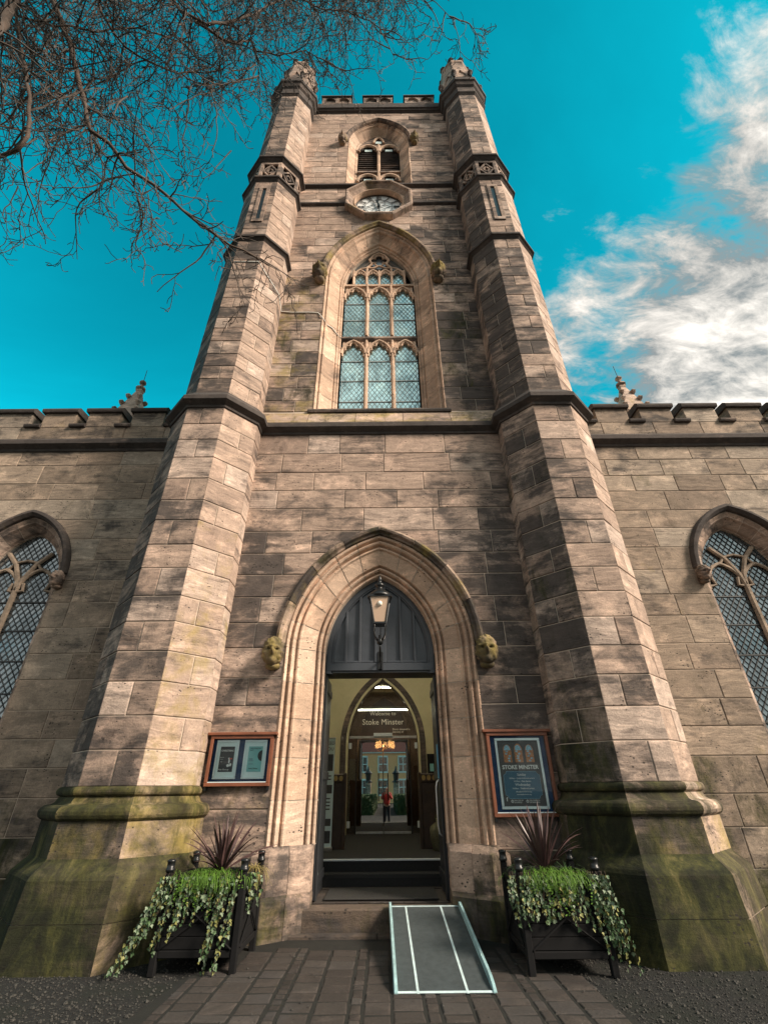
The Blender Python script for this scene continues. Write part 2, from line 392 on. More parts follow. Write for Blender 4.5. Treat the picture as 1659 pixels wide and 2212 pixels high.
def splits(x0, x1, wmin, wmax, lead=0.0):
    xs = [x0]; x = x0 + random.uniform(wmin * .6, wmax * .8)
    while x < x1 - wmin * .45:
        xs.append(x); x += random.uniform(wmin, wmax)
    return xs + [x1]
def coursed(root, parent, fr, x0, x1, cs, stf, wr=(.6, 1.35), hw=None, cx=0.0, m='stone', endj=(1, 1)):
    for z0, z1 in cs:
        if hw is None or (hw(z0) <= 0 and hw(z1) <= 0):
            xs = splits(x0, x1, *wr)
            for i in range(len(xs) - 1):
                a, b = xs[i], xs[i + 1]
                stone(root, parent, fr, [(a, z0), (b, z0), (b, z1), (a, z1)], [1, endj[1] if i == len(xs) - 2 else 1, 1, endj[0] if i == 0 else 1], stf((a + b) / 2, (z0 + z1) / 2), m)
        else:
            zz = [z0 + (z1 - z0) * k / 5 for k in range(6)]
            mx = max(hw(z) for z in zz)
            lim = cx - mx
            xs = splits(x0, lim, *wr) if lim - x0 > .45 else [x0, lim]
            for i in range(len(xs) - 2):
                a, b = xs[i], xs[i + 1]; stone(root, parent, fr, [(a, z0), (b, z0), (b, z1), (a, z1)], [1, 1, 1, endj[0] if i == 0 else 1], stf((a + b) / 2, (z0 + z1) / 2), m)
            a = xs[-2]
            poly = [(a, z0)] + [(cx - hw(z), z) for z in zz] + [(a, z1)]
            stone(root, parent, fr, poly, [1] + [0] * 5 + [1, 1], stf(a, (z0 + z1) / 2), m)
            lim = cx + mx
            xs = splits(lim, x1, *wr) if x1 - lim > .45 else [lim, x1]
            for i in range(1, len(xs) - 1):
                a, b = xs[i], xs[i + 1]; stone(root, parent, fr, [(a, z0), (b, z0), (b, z1), (a, z1)], [1, endj[1] if i == len(xs) - 2 else 1, 1, 1], stf((a + b) / 2, (z0 + z1) / 2), m)
            b = xs[1]
            poly = [(b, z0), (b, z1)] + [(cx + hw(z), z) for z in reversed(zz)]
            stone(root, parent, fr, poly, [1, 1] + [0] * 5 + [1], stf(b, (z0 + z1) / 2), m)
def backing(name, m, parent, x0, x1, z0, z1, y0, y1, hw=None, cx=0, n=60):
    """mortar core of a wall, cut round the opening"""
    b = MB()
    if hw is None: b.box((x0, y0, z0), (x1, y1, z1)); return b.build(name, m, parent)
    zs = [z0 + (z1 - z0) * i / n for i in range(n + 1)]
    b.rings([[(x0, y0, z), (cx - hw(z), y0, z), (cx - hw(z), y1, z), (x0, y1, z)] for z in zs], True, True)
    b.rings([[(cx + hw(z), y0, z), (x1, y0, z), (x1, y1, z), (cx + hw(z), y1, z)] for z in zs], True, True)
    return b.build(name, m, parent)
class Arch:
    """two-centred pointed arch of half span w springing at zs, rise h, standing on zb"""
    def __init__(s, w, zs, h, zb, cx=0.0):
        s.w, s.zs, s.zb, s.cx, s.h = w, zs, zb, cx, h
        s.c = (h * h - w * w) / (2 * w); s.r = w + s.c
    def hw(s, z, off=0.0):
        if z < s.zb: return 0.0
        if z <= s.zs: return s.w + off
        q = (s.r + off) ** 2 - (z - s.zs) ** 2
        return max(0.0, math.sqrt(q) - s.c) if q > 0 else 0.0
    def pt(s, t, off):
        """t 0..1 left jamb, 1..2 left arc, 2..3 right arc, 3..4 right jamb"""
        if t > 2: x, z = s.pt(4 - t, off); return (2 * s.cx - x, z)
        if t <= 1: return (s.cx - s.w - off, s.zb + (s.zs - s.zb) * t)
        r = s.r + off; a = (t - 1) * math.acos(s.c / r)
        return (s.cx + s.c - r * math.cos(a), s.zs + r * math.sin(a))
    def apex(s, off=0): return s.zs + math.sqrt((s.r + off) ** 2 - s.c ** 2)
    def sweep(s, b, prof, t0, t1, n, st=(.5, 0, 0, 0), closed=False, caps=False):
        rs = []
        for i in range(n + 1):
            t = t0 + (t1 - t0) * i / n
            rs.append([(lambda q, y: (q[0], y, q[1]))(s.pt(t, o), y) for o, y in prof])
        return b.rings(rs, closed, caps, st)
def voussoirs(root, parent, arch, prof, njamb, narc, m, name='voussoir', stf=None, jitter=True, tjamb=None, backm='mortar'):
    ts = [i / njamb for i in range(njamb + 1)] if njamb else [1.0]
    ts = ts + [1 + (i + 1) / narc for i in range(narc)]
    ts = ts + [4 - t for t in reversed(ts[:-1])]
    y0 = min(p[1] for p in prof)
    for i in range(len(ts) - 1):
        a, b_ = ts[i], ts[i + 1]; g = .007
        lj = (arch.zs - arch.zb) if (a + b_) / 2 < 1 or (a + b_) / 2 > 3 else arch.r * math.acos(arch.c / arch.r)
        g /= max(.3, lj)
        if (a, b_) and abs(a - 2) < 1e-6: pass
        mb = MB(); st = stf(arch.pt((a + b_) / 2, .3)) if stf else (random.random(), 0, 0, 0)
        ga = 0 if abs(a - 2) < 1e-6 else g; gb = 0 if abs(b_ - 2) < 1e-6 else g
        pr = [(o, y + random.uniform(-.002, .002)) for o, y in prof]
        arch.sweep(mb, pr, a + ga, b_ - gb, 2 if (b_ <= 1 or a >= 3) else 5, st)
        mb.build(name, m, parent)
    mb = MB(); arch.sweep(mb, [(o, y + .010) for o, y in prof], ts[0], ts[-1], 80); mb.build('joint_bed', backm, parent)
def rnd_st(soot=0.0, grn=0.0, och=0.0, js=.22):
    return (.5 + (random.random() - .5) * .8, max(-.6, soot + random.uniform(-js, js)), grn + random.uniform(-.1, .1), och + random.uniform(-.1, .1))
def text_mesh(txt, name, m, parent, loc, size, normal_front=True, align='CENTER', thick=0.0, bold=0.0):
    """lettering as flat mesh in the XZ plane, facing -Y"""
    cu = bpy.data.curves.new(name, 'FONT'); cu.body = txt; cu.size = size; cu.align_x = align; cu.extrude = .0015; cu.offset = bold
    cu.resolution_u = 2
    tmp = bpy.data.objects.new(name + '_tmp', cu); col.objects.link(tmp)
    dg = bpy.context.evaluated_depsgraph_get(); me = bpy.data.meshes.new_from_object(tmp.evaluated_get(dg))
    bpy.data.objects.remove(tmp); bpy.data.curves.remove(cu)
    for v in me.vertices: v.co = Vector((v.co.x, -v.co.z, v.co.y))
    me.materials.clear(); me.materials.append(M[m]); me.name = name
    o = bpy.data.objects.new(name, me); reg(o, loc, parent); return o
def carved_head(name, parent, c, s=.2, m='stone', st=(.3, .35, .34, .42), seed=0, turn=0.0):
    """bearded corbel head with brow, nose, cheeks, hair curls and collar"""
    b = MB(); nu, nv = 40, 32; rs = []
    ct, sn = math.cos(turn), math.sin(turn)
    for i in range(nv + 1):
        th = math.pi * i / nv; ring = []
        for j in range(nu):
            ph = 2 * math.pi * j / nu
            x = math.sin(th) * math.sin(ph); y = -math.sin(th) * math.cos(ph); z = math.cos(th)
            r = 1.0
            X, Y, Z = x * .74, y * .80, z * 1.12
            if y < 0:
                fx = X
                nose = math.exp(-(fx / .13) ** 2) * math.exp(-((Z + .08) / .24) ** 2) * .72
                brow = math.exp(-((Z - .26) / .09) ** 2) * math.exp(-(fx / .5) ** 2) * .34
                eye = -math.exp(-((abs(fx) - .27) / .12) ** 2) * math.exp(-((Z - .10) / .09) ** 2) * .55
                mouth = -math.exp(-((Z + .48) / .05) ** 2) * math.exp(-(fx / .24) ** 2) * .2
                lip = math.exp(-((Z + .40) / .05) ** 2) * math.exp(-(fx / .25) ** 2) * .08 + math.exp(-((Z + .57) / .06) ** 2) * math.exp(-(fx / .2) ** 2) * .09
                chin = math.exp(-((Z + .82) / .18) ** 2) * math.exp(-(fx / .3) ** 2) * .16
                cheek = math.exp(-((abs(fx) - .36) / .14) ** 2) * math.exp(-((Z + .15) / .16) ** 2) * .08
                Y -= (nose + brow + eye + mouth + lip + chin + cheek) * (-y) ** .5
            if z > .42 or (abs(x) > .62 and z > -.75):
                k = mnoise.noise(Vector((x * 5 + seed, y * 5, z * 5))) * .24 + .13 + .08 * math.sin(ph * 9 + z * 14)
                X *= 1 + k; Y *= 1 + k * .8; Z *= 1 + k * .4 if z > .42 else 1
            ring.append((c[0] + s * (X * ct - Y * sn), c[1] + s * (X * sn + Y * ct), c[2] + s * Z))
        rs.append(ring)
    b.rings(rs, True, False, st)
    # collar block that ties the head to the wall
    b.lathe((c[0], c[1] + s * .35, c[2] - s * 1.35), [(s * .15, 0), (s * .5, s * .12), (s * .62, s * .35), (s * .45, s * .55)], 10, st)
    b.box((c[0] - s * .45, c[1] + s * .2, c[2] - s * 1.1), (c[0] + s * .45, c[1] + s * 1.6, c[2] + s * .9), st)
    return b.build(name, m, parent, smooth=True)
# ================================================================== CHURCH TOWER
tower = thing('church_tower', 'tall battlemented sandstone church tower with clock and octagonal corner turrets', 'tower', (0, 0, 0))
TX, TY = 3.44, 0.04                         # turret axis
A_LOW, A_UP = 0.893, 0.815                  # turret apothems below and above the main cornice
door = Arch(0.93, 3.62, 1.40, 0.95)         # inner order of the doorway
DO = 0.63                                   # width of the moulded splay
def hw_low(z): return door.hw(z, DO - .01) if z >= .95 else door.w + DO - .01
YU = 0.12                                   # upper wall plane
win = Arch(1.02, 14.2, 1.98, 8.95)          # glazing line of the great window
WO = 0.50
bel = Arch(0.80, 22.9, 1.35, 19.42)
BO = 0.36
def hw_up(z):
    if z < 17.2: return win.hw(z, WO - .01)
    if z < 19.3: return math.sqrt(max(0, .835 ** 2 - (z - 18.28) ** 2))
    return bel.hw(z, BO - .01)
FRONT = ((0, 0, 0), (1, 0, 0), (0, -1, 0)); FRONTU = ((0, YU, 0), (1, 0, 0), (0, -1, 0))
lw = backing('lower_wall', 'mortar', tower, -2.9, 2.9, 0, 8.2, .011, .55, hw_low)
uw = backing('upper_wall', 'mortar', tower, -3.0, 3.0, 8.2, 25.8, YU + .011, YU + .62, hw_up, n=140)
def st_low(x, z):
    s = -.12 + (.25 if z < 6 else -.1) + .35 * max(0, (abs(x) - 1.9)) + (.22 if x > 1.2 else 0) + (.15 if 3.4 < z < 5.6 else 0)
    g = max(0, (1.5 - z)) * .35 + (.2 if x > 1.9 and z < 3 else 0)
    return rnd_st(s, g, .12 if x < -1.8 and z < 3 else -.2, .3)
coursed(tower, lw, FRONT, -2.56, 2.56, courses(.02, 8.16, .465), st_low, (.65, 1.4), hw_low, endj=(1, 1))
def st_up(x, z):
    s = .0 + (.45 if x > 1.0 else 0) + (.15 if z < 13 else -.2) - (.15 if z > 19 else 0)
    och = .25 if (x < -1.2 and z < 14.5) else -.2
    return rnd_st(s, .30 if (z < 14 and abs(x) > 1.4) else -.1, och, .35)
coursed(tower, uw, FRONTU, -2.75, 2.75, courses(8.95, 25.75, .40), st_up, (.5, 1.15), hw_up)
# ---- turrets
def face_frame(c, a, k):
    """k-th octagon face: angle of its outward normal measured from -Y towards +X"""
    ang = R(45 * k); n = (math.sin(ang), -math.cos(ang), 0); u = (math.cos(ang), math.sin(ang), 0)
    return ((c[0] + n[0] * a, c[1] + n[1] * a, 0), u, n)
def turret(sg):
    c = (sg * TX, TY)
    t = part_empty('turret', tower, (c[0], c[1], 0))
    tag(t, 'octagonal corner turret on the %s of the clock, %s' % (('right', 'sunlit along its outer edge') if sg > 0 else ('left', 'partly behind bare branches')))
    core = MB()
    core.oct(c, [(A_LOW - .011, 0), (A_LOW - .011, 8.16)]); core.oct(c, [(A_UP - .011, 8.2), (A_UP - .011, 14.5)]); core.oct(c, [(A_UP - .031, 14.5), (A_UP - .031, 17.9)]); core.oct(c, [(A_UP - .13, 17.9), (A_UP - .13, 19.1)]); core.oct(c, [(A_UP - .062, 19.1), (A_UP - .092, 25.6)])
    core.build('turret_core', 'mortar', t)
    faces = [0, 1, 2, -1, -2] 
    def stage(z0, z1, a0, a1, h, soot, alt):
        for ci, (q0, q1) in enumerate(courses(z0, z1, h, .10)):
            a = a0 + (a1 - a0) * ((q0 + q1) / 2 - z0) / (z1 - z0)
            hs = a * math.tan(math.pi / 8)
            for k in faces:
                lit = sg * 0
                if k == 2 and sg > 0 and q0 > 9: pass
                sh = soot
                # soot on north faces; sunlit and shaded sides also put into the tone
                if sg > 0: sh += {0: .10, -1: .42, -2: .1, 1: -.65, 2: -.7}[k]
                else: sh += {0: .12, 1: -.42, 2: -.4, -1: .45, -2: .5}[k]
                zc = (q0 + q1) / 2
                g = {True: .30, False: -.15}[(sg > 0 and k in (-1, -2) and zc < 7)] + max(0, 2.6 - zc) * .18
                if sg > 0 and k == -1 and zc > 8.3: g = .18
                oc = -.25
                if sg < 0 and k in (1, 2) and zc < 5.5: oc = .34 - .05 * abs(zc - 3)
                fr = face_frame(c, a, k)
                two = (ci + k + alt) % 2 == 0
                if abs(k) == 2: two = False
                xs = [-hs, random.uniform(-.25, .25) * hs, hs] if two else [-hs, hs]
                for i in range(len(xs) - 1):
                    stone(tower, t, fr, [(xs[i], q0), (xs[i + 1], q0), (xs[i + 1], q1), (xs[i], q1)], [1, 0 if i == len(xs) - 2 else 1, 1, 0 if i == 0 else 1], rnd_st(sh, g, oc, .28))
    stage(1.66, 8.16, A_LOW, A_LOW, .44, .0, 0)
    stage(8.62, 14.35, A_UP, A_UP, .42, .16, 1)
    stage(14.62, 17.75, A_UP - .02, A_UP - .02, .42, .05, 0)
    stage(19.25, 24.75, A_UP - .05, A_UP - .08, .42, .10, 1)
    # plinth: bell base with two rolls, sloping ledge, battered foot
    pl = part_plinth(c, t, sg)
    # cornice and strings
    def band(prof, st, nm='string_course', m='stone_dark'):
        b = MB(); b.oct(c, prof, st); return b.build(nm, m, t)
    dk = (.4, .35, -.1, -.2)
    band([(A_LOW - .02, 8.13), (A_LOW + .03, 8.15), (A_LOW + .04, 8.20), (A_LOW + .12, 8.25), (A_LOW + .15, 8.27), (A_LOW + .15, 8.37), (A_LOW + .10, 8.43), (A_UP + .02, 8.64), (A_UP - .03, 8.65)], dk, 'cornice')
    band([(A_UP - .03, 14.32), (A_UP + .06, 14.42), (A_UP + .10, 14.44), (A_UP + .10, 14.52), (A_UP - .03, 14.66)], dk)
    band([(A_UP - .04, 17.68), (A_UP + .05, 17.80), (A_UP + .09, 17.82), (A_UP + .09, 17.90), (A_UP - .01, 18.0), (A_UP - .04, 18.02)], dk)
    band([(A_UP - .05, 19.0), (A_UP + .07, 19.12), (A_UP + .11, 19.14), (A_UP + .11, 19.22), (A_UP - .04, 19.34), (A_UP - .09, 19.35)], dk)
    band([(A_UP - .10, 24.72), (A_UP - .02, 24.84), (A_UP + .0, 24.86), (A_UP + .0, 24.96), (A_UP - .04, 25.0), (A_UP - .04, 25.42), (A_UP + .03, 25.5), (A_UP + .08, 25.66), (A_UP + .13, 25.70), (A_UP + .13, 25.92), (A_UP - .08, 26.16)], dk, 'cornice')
    # quatrefoil panels between the strings
    hs = (A_UP - .02) * math.tan(math.pi / 8)
    for k in (0, 1, -1, 2, -2):
        fr = face_frame(c, A_UP - .02, k); o, u, n = fr
        P = lambda x, z, d: (o[0] + u[0] * x + n[0] * d, o[1] + u[1] * x + n[1] * d, z)
        b = MB(); st = rnd_st(-.1 if k * sg > 0 else .2)
        def bar(x0, z0, x1, z1, wd, d0=-.06, d1=.0):
            dx, dz = x1 - x0, z1 - z0; l = math.hypot(dx, dz); px_, pz_ = -dz / l * wd / 2, dx / l * wd / 2
            q = [(x0 + px_, z0 + pz_), (x1 + px_, z1 + pz_), (x1 - px_, z1 - pz_), (x0 - px_, z0 - pz_)]
            b.rings([[P(x, z, d0) for x, z in q], [P(x, z, d1) for x, z in q]], True, True, st)
        zb, zt = 18.0, 19.02; zc = (zb + zt) / 2
        bar(-hs, zb + .06, hs, zb + .06, .12); bar(-hs, zt - .06, hs, zt - .06, .12)
        bar(-hs + .05, zb + .12, -hs + .05, zt - .12, .10); bar(hs - .05, zb + .12, hs - .05, zt - .12, .10)
        rx, rz = hs - .11, .36
        for (x0, z0), (x1, z1) in (((-rx, zc), (0, zc + rz)), ((0, zc + rz), (rx, zc)), ((rx, zc), (0, zc - rz)), ((0, zc - rz), (-rx, zc))):
            bar(x0, z0, x1, z1, .055, -.08, -.012)
        bar(-rx * .45, zc, 0, zc + rz * .45, .05, -.08, -.02); bar(0, zc + rz * .45, rx * .45, zc, .05, -.08, -.02)
        bar(rx * .45, zc, 0, zc - rz * .45, .05, -.08, -.02); bar(0, zc - rz * .45, -rx * .45, zc, .05, -.08, -.02)
        b.build('quatrefoil_panel', 'stone', t)
    b = MB(); b.oct(c, [(A_UP - .12, 17.95), (A_UP - .12, 19.1)], (.3, .6, 0, -.2)); b.build('panel_ground', 'stone_dark', t)
    # slit window on the outer front face
    fr = face_frame(c, A_UP - .02, 0); o, u, n = fr
    b = MB(); d0 = TY - A_UP + .02
    for x0, x1, z0, z1 in ((c[0] - .16, c[0] - .06, 15.5, 17.25), (c[0] + .06, c[0] + .16, 15.5, 17.25), (c[0] - .16, c[0] + .16, 15.36, 15.5), (c[0] - .16, c[0] + .16, 17.25, 17.38)):
        b.box((x0, d0 - .035, z0), (x1, d0 + .05, z1), rnd_st(.1))
    b.build('slit_surround', 'stone', t)
    b = MB(); b.box((c[0] - .06, d0 - .008, 15.5), (c[0] + .06, d0 + .02, 17.25)); b.build('slit_window', 'black', t)
    # crown with gablets and crockets
    b = MB(); st = (.35, .15, .05, .05)
    b.oct(c, [(A_UP - .10, 26.1), (A_UP - .10, 26.9), (A_UP - .20, 27.9), (A_UP - .26, 29.0), (A_UP - .22, 29.1), (A_UP - .22, 29.25), (A_UP - .35, 29.35)], st)
    b.build('crown', 'stone', t)
    for k in range(8):
        o, u, n = face_frame(c, A_UP - .09, k); hs2 = (A_UP - .10) * math.tan(math.pi / 8)
        P = lambda x, z, d: (o[0] + u[0] * x + n[0] * d, o[1] + u[1] * x + n[1] * d, z)
        b = MB(); st = rnd_st(.1)
        arc = [(-hs2 * .95, 26.2), (-hs2 * .95, 27.35), (0, 28.15), (hs2 * .95, 27.35), (hs2 * .95, 26.2), (hs2 * .6, 26.2), (hs2 * .6, 27.1), (0, 27.65), (-hs2 * .6, 27.1), (-hs2 * .6, 26.2)]
        lo = [P(x, z, -.2 - (z - 26.2) * .10) for x, z in arc]; hi = [P(x, z, .06 - (z - 26.2) * .06) for x, z in arc]
        for i in range(9): b.rings([[lo[i], lo[i + 1]], [hi[i], hi[i + 1]]], False, False, st)
        for q in ((0, 1, 8, 9), (1, 2, 7, 8), (2, 3, 6, 7), (3, 4, 5, 6)): b.add([hi[i] for i in q], [(0, 1, 2, 3)], st)
        b.build('gablet', 'stone', t)
        ang = R(45 * k + 22.5); rr = (A_UP - .02) / math.cos(math.pi / 8)
        for (zz, r2, s2) in ((26.75, rr + .02, .10), (29.25, rr - .30, .13)):
            b = MB(); x, y = c[0] + math.sin(ang) * r2, c[1] - math.cos(ang) * r2
            b.lathe((x, y, zz), [(s2 * .4, -.35), (s2 * .6, -.1), (s2 * .5, 0), (s2 * 1.15, .10), (s2 * .9, .22), (s2 * .5, .24), (s2 * .55, .32), (s2 * .15, .42)], 7, rnd_st(.2))
            b.build('crocket', 'stone_dark', t)
    return t
def part_plinth(c, t, sg):
    gl = .45 if sg > 0 else .30
    och = .35 if sg < 0 else .0
    def seg(prof, nm, st, m='stone'):
        b = MB()
        # one block per visible octagon face, split at mid-face joints
        for k in (0, 1, -1, 2, -2, 3, -3, 4):
            a_ = R(45 * k - 22.5); b_ = R(45 * k + 22.5); j = .004
            rs = []
            for a, z in prof:
                rr = a / math.cos(math.pi / 8)
                rs.append([(c[0] + math.sin(a_) * rr, c[1] - math.cos(a_) * rr, z), (c[0] + math.sin(b_) * rr, c[1] - math.cos(b_) * rr, z)])
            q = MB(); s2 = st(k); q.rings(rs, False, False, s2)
            q.build(nm, m, t)
    def sides(k):  # sunward faces tinted paler, shaded ones darker and greener, besides their staining
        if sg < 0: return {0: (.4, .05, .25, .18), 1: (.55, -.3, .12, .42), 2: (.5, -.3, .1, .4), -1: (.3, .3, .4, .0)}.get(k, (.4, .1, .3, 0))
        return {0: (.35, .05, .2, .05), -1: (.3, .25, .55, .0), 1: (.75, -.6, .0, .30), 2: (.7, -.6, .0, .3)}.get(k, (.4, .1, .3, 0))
    low = lambda k: tuple(x + y for x, y in zip(sides(k), (-.2, .35, gl + .30, .05)))  # algae and soot on the lower blocks, with shade put into the darker tone
    roll = lambda k: tuple(x + y for x, y in zip(sides(k), (0, .1, .46, .26 if sg < 0 else .05)))
    A = A_LOW
    def arc(ac, zc, r, n=7): return [(ac + r * math.sin(math.pi * i / n), zc - r * math.cos(math.pi * i / n)) for i in range(n + 1)]
    seg(arc(A - .01, 1.615, .055), 'plinth_roll', roll)
    seg([(A - .01, 1.67), (A - .012, 1.68)], 'plinth_fillet', roll)
    seg([(A + .10, 1.45), (A + .03, 1.49), (A + .0, 1.55), (A - .01, 1.56)], 'plinth_hollow', roll)
    seg(arc(A + .09, 1.385, .085), 'plinth_roll', roll)
    seg([(A + .12, .94), (A + .11, 1.31)], 'plinth_face', lambda k: tuple(x + y for x, y in zip(sides(k), (-.15, .45, .22, .14))))
    seg([(A + .27, .76), (A + .25, .80), (A + .13, .92), (A + .12, .94)], 'plinth_ledge', low)
    seg([(A + .30, .40), (A + .27, .76)], 'plinth_face', low)
    seg([(A + .33, -.05), (A + .305, .395)], 'plinth_face', low)
    q = MB(); q.oct(c, [(A + .26, -.05), (A + .25, .75), (A + .08, .92), (A + .06, 1.36), (A - .05, 1.42), (A - .05, 1.66)]); q.build('plinth_core', 'mortar', t)
for sg in (-1, 1): turret(sg)
# ---- cornices and strings on the face between the turrets
def hband(nm, prof, x0, x1, st, m='stone_dark', y=0.0):
    b = MB(); b.rings([[(x0, y + yy, z) for yy, z in prof], [(x1, y + yy, z) for yy, z in prof]], True, True, st); return b.build(nm, m, tower)
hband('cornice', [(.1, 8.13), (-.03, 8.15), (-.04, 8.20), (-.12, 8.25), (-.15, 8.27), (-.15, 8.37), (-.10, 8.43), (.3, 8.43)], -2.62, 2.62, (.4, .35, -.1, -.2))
for i in range(5):
    b = MB(); x0 = -2.62 + i * 1.048; x1 = x0 + 1.04
    b.rings([[(x, -.10, 8.435), (x, YU + .0, 8.90), (x, YU + .3, 8.96), (x, YU + .3, 8.435)] for x in (x0, x1)], True, True, rnd_st(-.3, .42, .42))
    b.build('weathered_sill', 'stone', tower)
b = MB(); b.rings([[(x, YU - .04, 8.90), (x, YU - .06, 8.95), (x, YU - .04, 9.0), (x, YU + .6, 9.02), (x, YU + .6, 8.90)] for x in (-1.62, 1.62)], True, True, (.4, .1, .3, .1)); b.build('window_sill', 'stone_dark', tower)
for x0, x1 in ((-2.75, -1.1), (1.1, 2.75)):
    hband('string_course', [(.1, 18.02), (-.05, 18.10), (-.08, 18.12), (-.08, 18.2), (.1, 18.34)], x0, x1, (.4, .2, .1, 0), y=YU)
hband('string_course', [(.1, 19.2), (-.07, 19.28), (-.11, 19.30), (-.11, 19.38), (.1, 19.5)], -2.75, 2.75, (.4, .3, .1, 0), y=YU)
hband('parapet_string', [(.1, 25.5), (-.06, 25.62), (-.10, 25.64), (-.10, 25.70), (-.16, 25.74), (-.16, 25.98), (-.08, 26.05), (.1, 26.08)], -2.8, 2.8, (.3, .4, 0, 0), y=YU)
pp = backing('parapet', 'stone_dark', tower, -2.8, 2.8, 26.05, 26.55, YU - .03, YU + .35)
for cx_ in (-1.78, -.02, 1.74):
    w2 = .62
    b = MB(); st = rnd_st(.3)
    b.box((cx_ - w2, YU + .05, 26.55), (cx_ + w2, YU + .33, 27.25), st)
    for x0, x1, z0, z1 in ((-w2, w2, 26.55, 26.63), (-w2, -w2 + .09, 26.63, 27.2), (w2 - .09, w2, 26.63, 27.2), (-.05, .05, 26.63, 27.2)):
        b.box((cx_ + x0, YU - .035, z0), (cx_ + x1, YU + .051, z1), st)
    for h in (-1, 1):
        a2 = Arch((w2 - .14) / 2, 26.86, .30, 26.6, cx_ + h * (w2 - .04) / 2)
        pts = [a2.pt(t, 0) for t in [1 + i / 4 for i in range(9)]]
        for i in range(8):
            (xa, za), (xb, zb) = pts[i], pts[i + 1]
            b.rings([[(xa, YU - .03, za), (xb, YU - .03, zb)], [(xa, YU - .03, 27.2), (xb, YU - .03, 27.2)]], False, False, st)
            b.rings([[(xa, YU - .03, za), (xb, YU - .03, zb)], [(xa, YU + .06, za), (xb, YU + .06, zb)]], False, False, st)
    b.build('merlon', 'stone', tower)
    b = MB(); b.rings([[(x, YU - .09, 27.20), (x, YU - .09, 27.27), (x, YU - .02, 27.36), (x, YU + .3, 27.36), (x, YU + .42, 27.2)] for x in (cx_ - w2 - .05, cx_ + w2 + .05)], True, True, (.4, .4, 0, 0)); b.build('merlon_coping', 'stone_dark', tower)
# ---- hidden mass of the tower so that it is solid from the side
b = MB(); b.box((-3.3, YU + .62, 8.2), (3.3, 6.8, 26.0)); b.box((-3.3, .55, 5.6), (3.3, 6.8, 8.2)); b.box((-3.3, .5, 0), (-2.2, 7.3, 5.6)); b.box((2.2, .5, 0), (3.3, 7.3, 5.6)); b.build('tower_core', 'stone', tower)

# ================================================================== DOORWAY
dw = part_empty('doorway', tower, (0, 0, 0))
prof = [(.64, .03), (.63, .0), (.60, -.022), (.578, -.002), (.566, .075), (.548, .085), (.535, .035), (.51, .015), (.485, .04), (.472, .13), (.452, .14), (.436, .09), (.41, .085), (.39, .125),
        (.165, .245), (.152, .325), (.134, .335), (.12, .28), (.095, .27), (.077, .30), (.068, .385), (.050, .39), (.036, .335), (.012, .335), (0, .37), (0, .50)]
def st_arch(p):
    x, z = p
    return rnd_st(-.15 if z > 2.5 else .05, -.25 + max(0, 1.8 - z) * .1, -.25, .12)
voussoirs(tower, dw, door, prof, 5, 6, 'stone_pale', stf=st_arch)
# hood mould
for sgn, t0, t1 in ((-1, 1.02, 2), (1, 2, 2.98)):
    n = 4
    for i in range(n):
        b = MB(); a_, b_ = t0 + (t1 - t0) * i / n, t0 + (t1 - t0) * (i + 1) / n
        door.sweep(b, [(.63, .02), (.635, -.05), (.665, -.065), (.69, -.12), (.73, -.135), (.775, -.10), (.785, .02)], a_, b_ - .004, 6, rnd_st(.1, .35, .25)); b.build('hood_mould', 'stone_dark' if i % 2 else 'stone', dw)
carved_head('carved_head', dw, (-1.70, -.19, 3.50), .20, seed=1, turn=.15)
carved_head('carved_head', dw, (1.70, -.19, 3.50), .20, seed=5, turn=-.15)
# jamb bases: two stepped, splayed blocks each side
for sg in (-1, 1):
    X = lambda pts: [(sg * x, y) for x, y in pts]
    def block(nm, plan0, z0, z1, plan1, z2, st):
        b = MB(); b.rings([[(x, y, z0) for x, y in X(plan0)], [(x, y, z1) for x, y in X(plan0)], [(x, y, z2) for x, y in X(plan1)]], True, True, st); b.build(nm, 'stone', dw)
    up = [(1.74, .1), (1.70, -.10), (1.46, -.11), (1.22, .06), (1.21, .5), (1.74, .5)]
    up2 = [(1.22, .055), (.95, .28), (.95, .5), (1.21, .5)]
    upt = [(1.60, .1), (1.57, .0), (1.47, .03), (1.25, .12), (1.24, .5), (1.6, .5)]
    upt2 = [(1.25, .12), (.94, .36), (.94, .5), (1.24, .5)]
    block('jamb_base', up, .44, .86, upt, .955, (.55, .25, .15 if sg < 0 else .4, .05))
    block('jamb_base', up2, .44, .87, upt2, .957, (.6, .1, .05, -.1))
    lo = [(1.80, .1), (1.77, -.20), (1.48, -.21), (1.22, -.02), (1.21, .5), (1.80, .5)]
    lo2 = [(1.22, -.025), (.94, .20), (.94, .5), (1.21, .5)]
    block('jamb_base', lo, -.02, .40, [(1.74, .1), (1.70, -.105), (1.465, -.115), (1.22, .055), (1.21, .5), (1.74, .5)], .445, (.1, .55, .5, .2 if sg < 0 else .1))
    block('jamb_base', lo2, -.02, .40, up2, .442, (.15, .5, .4, .1))
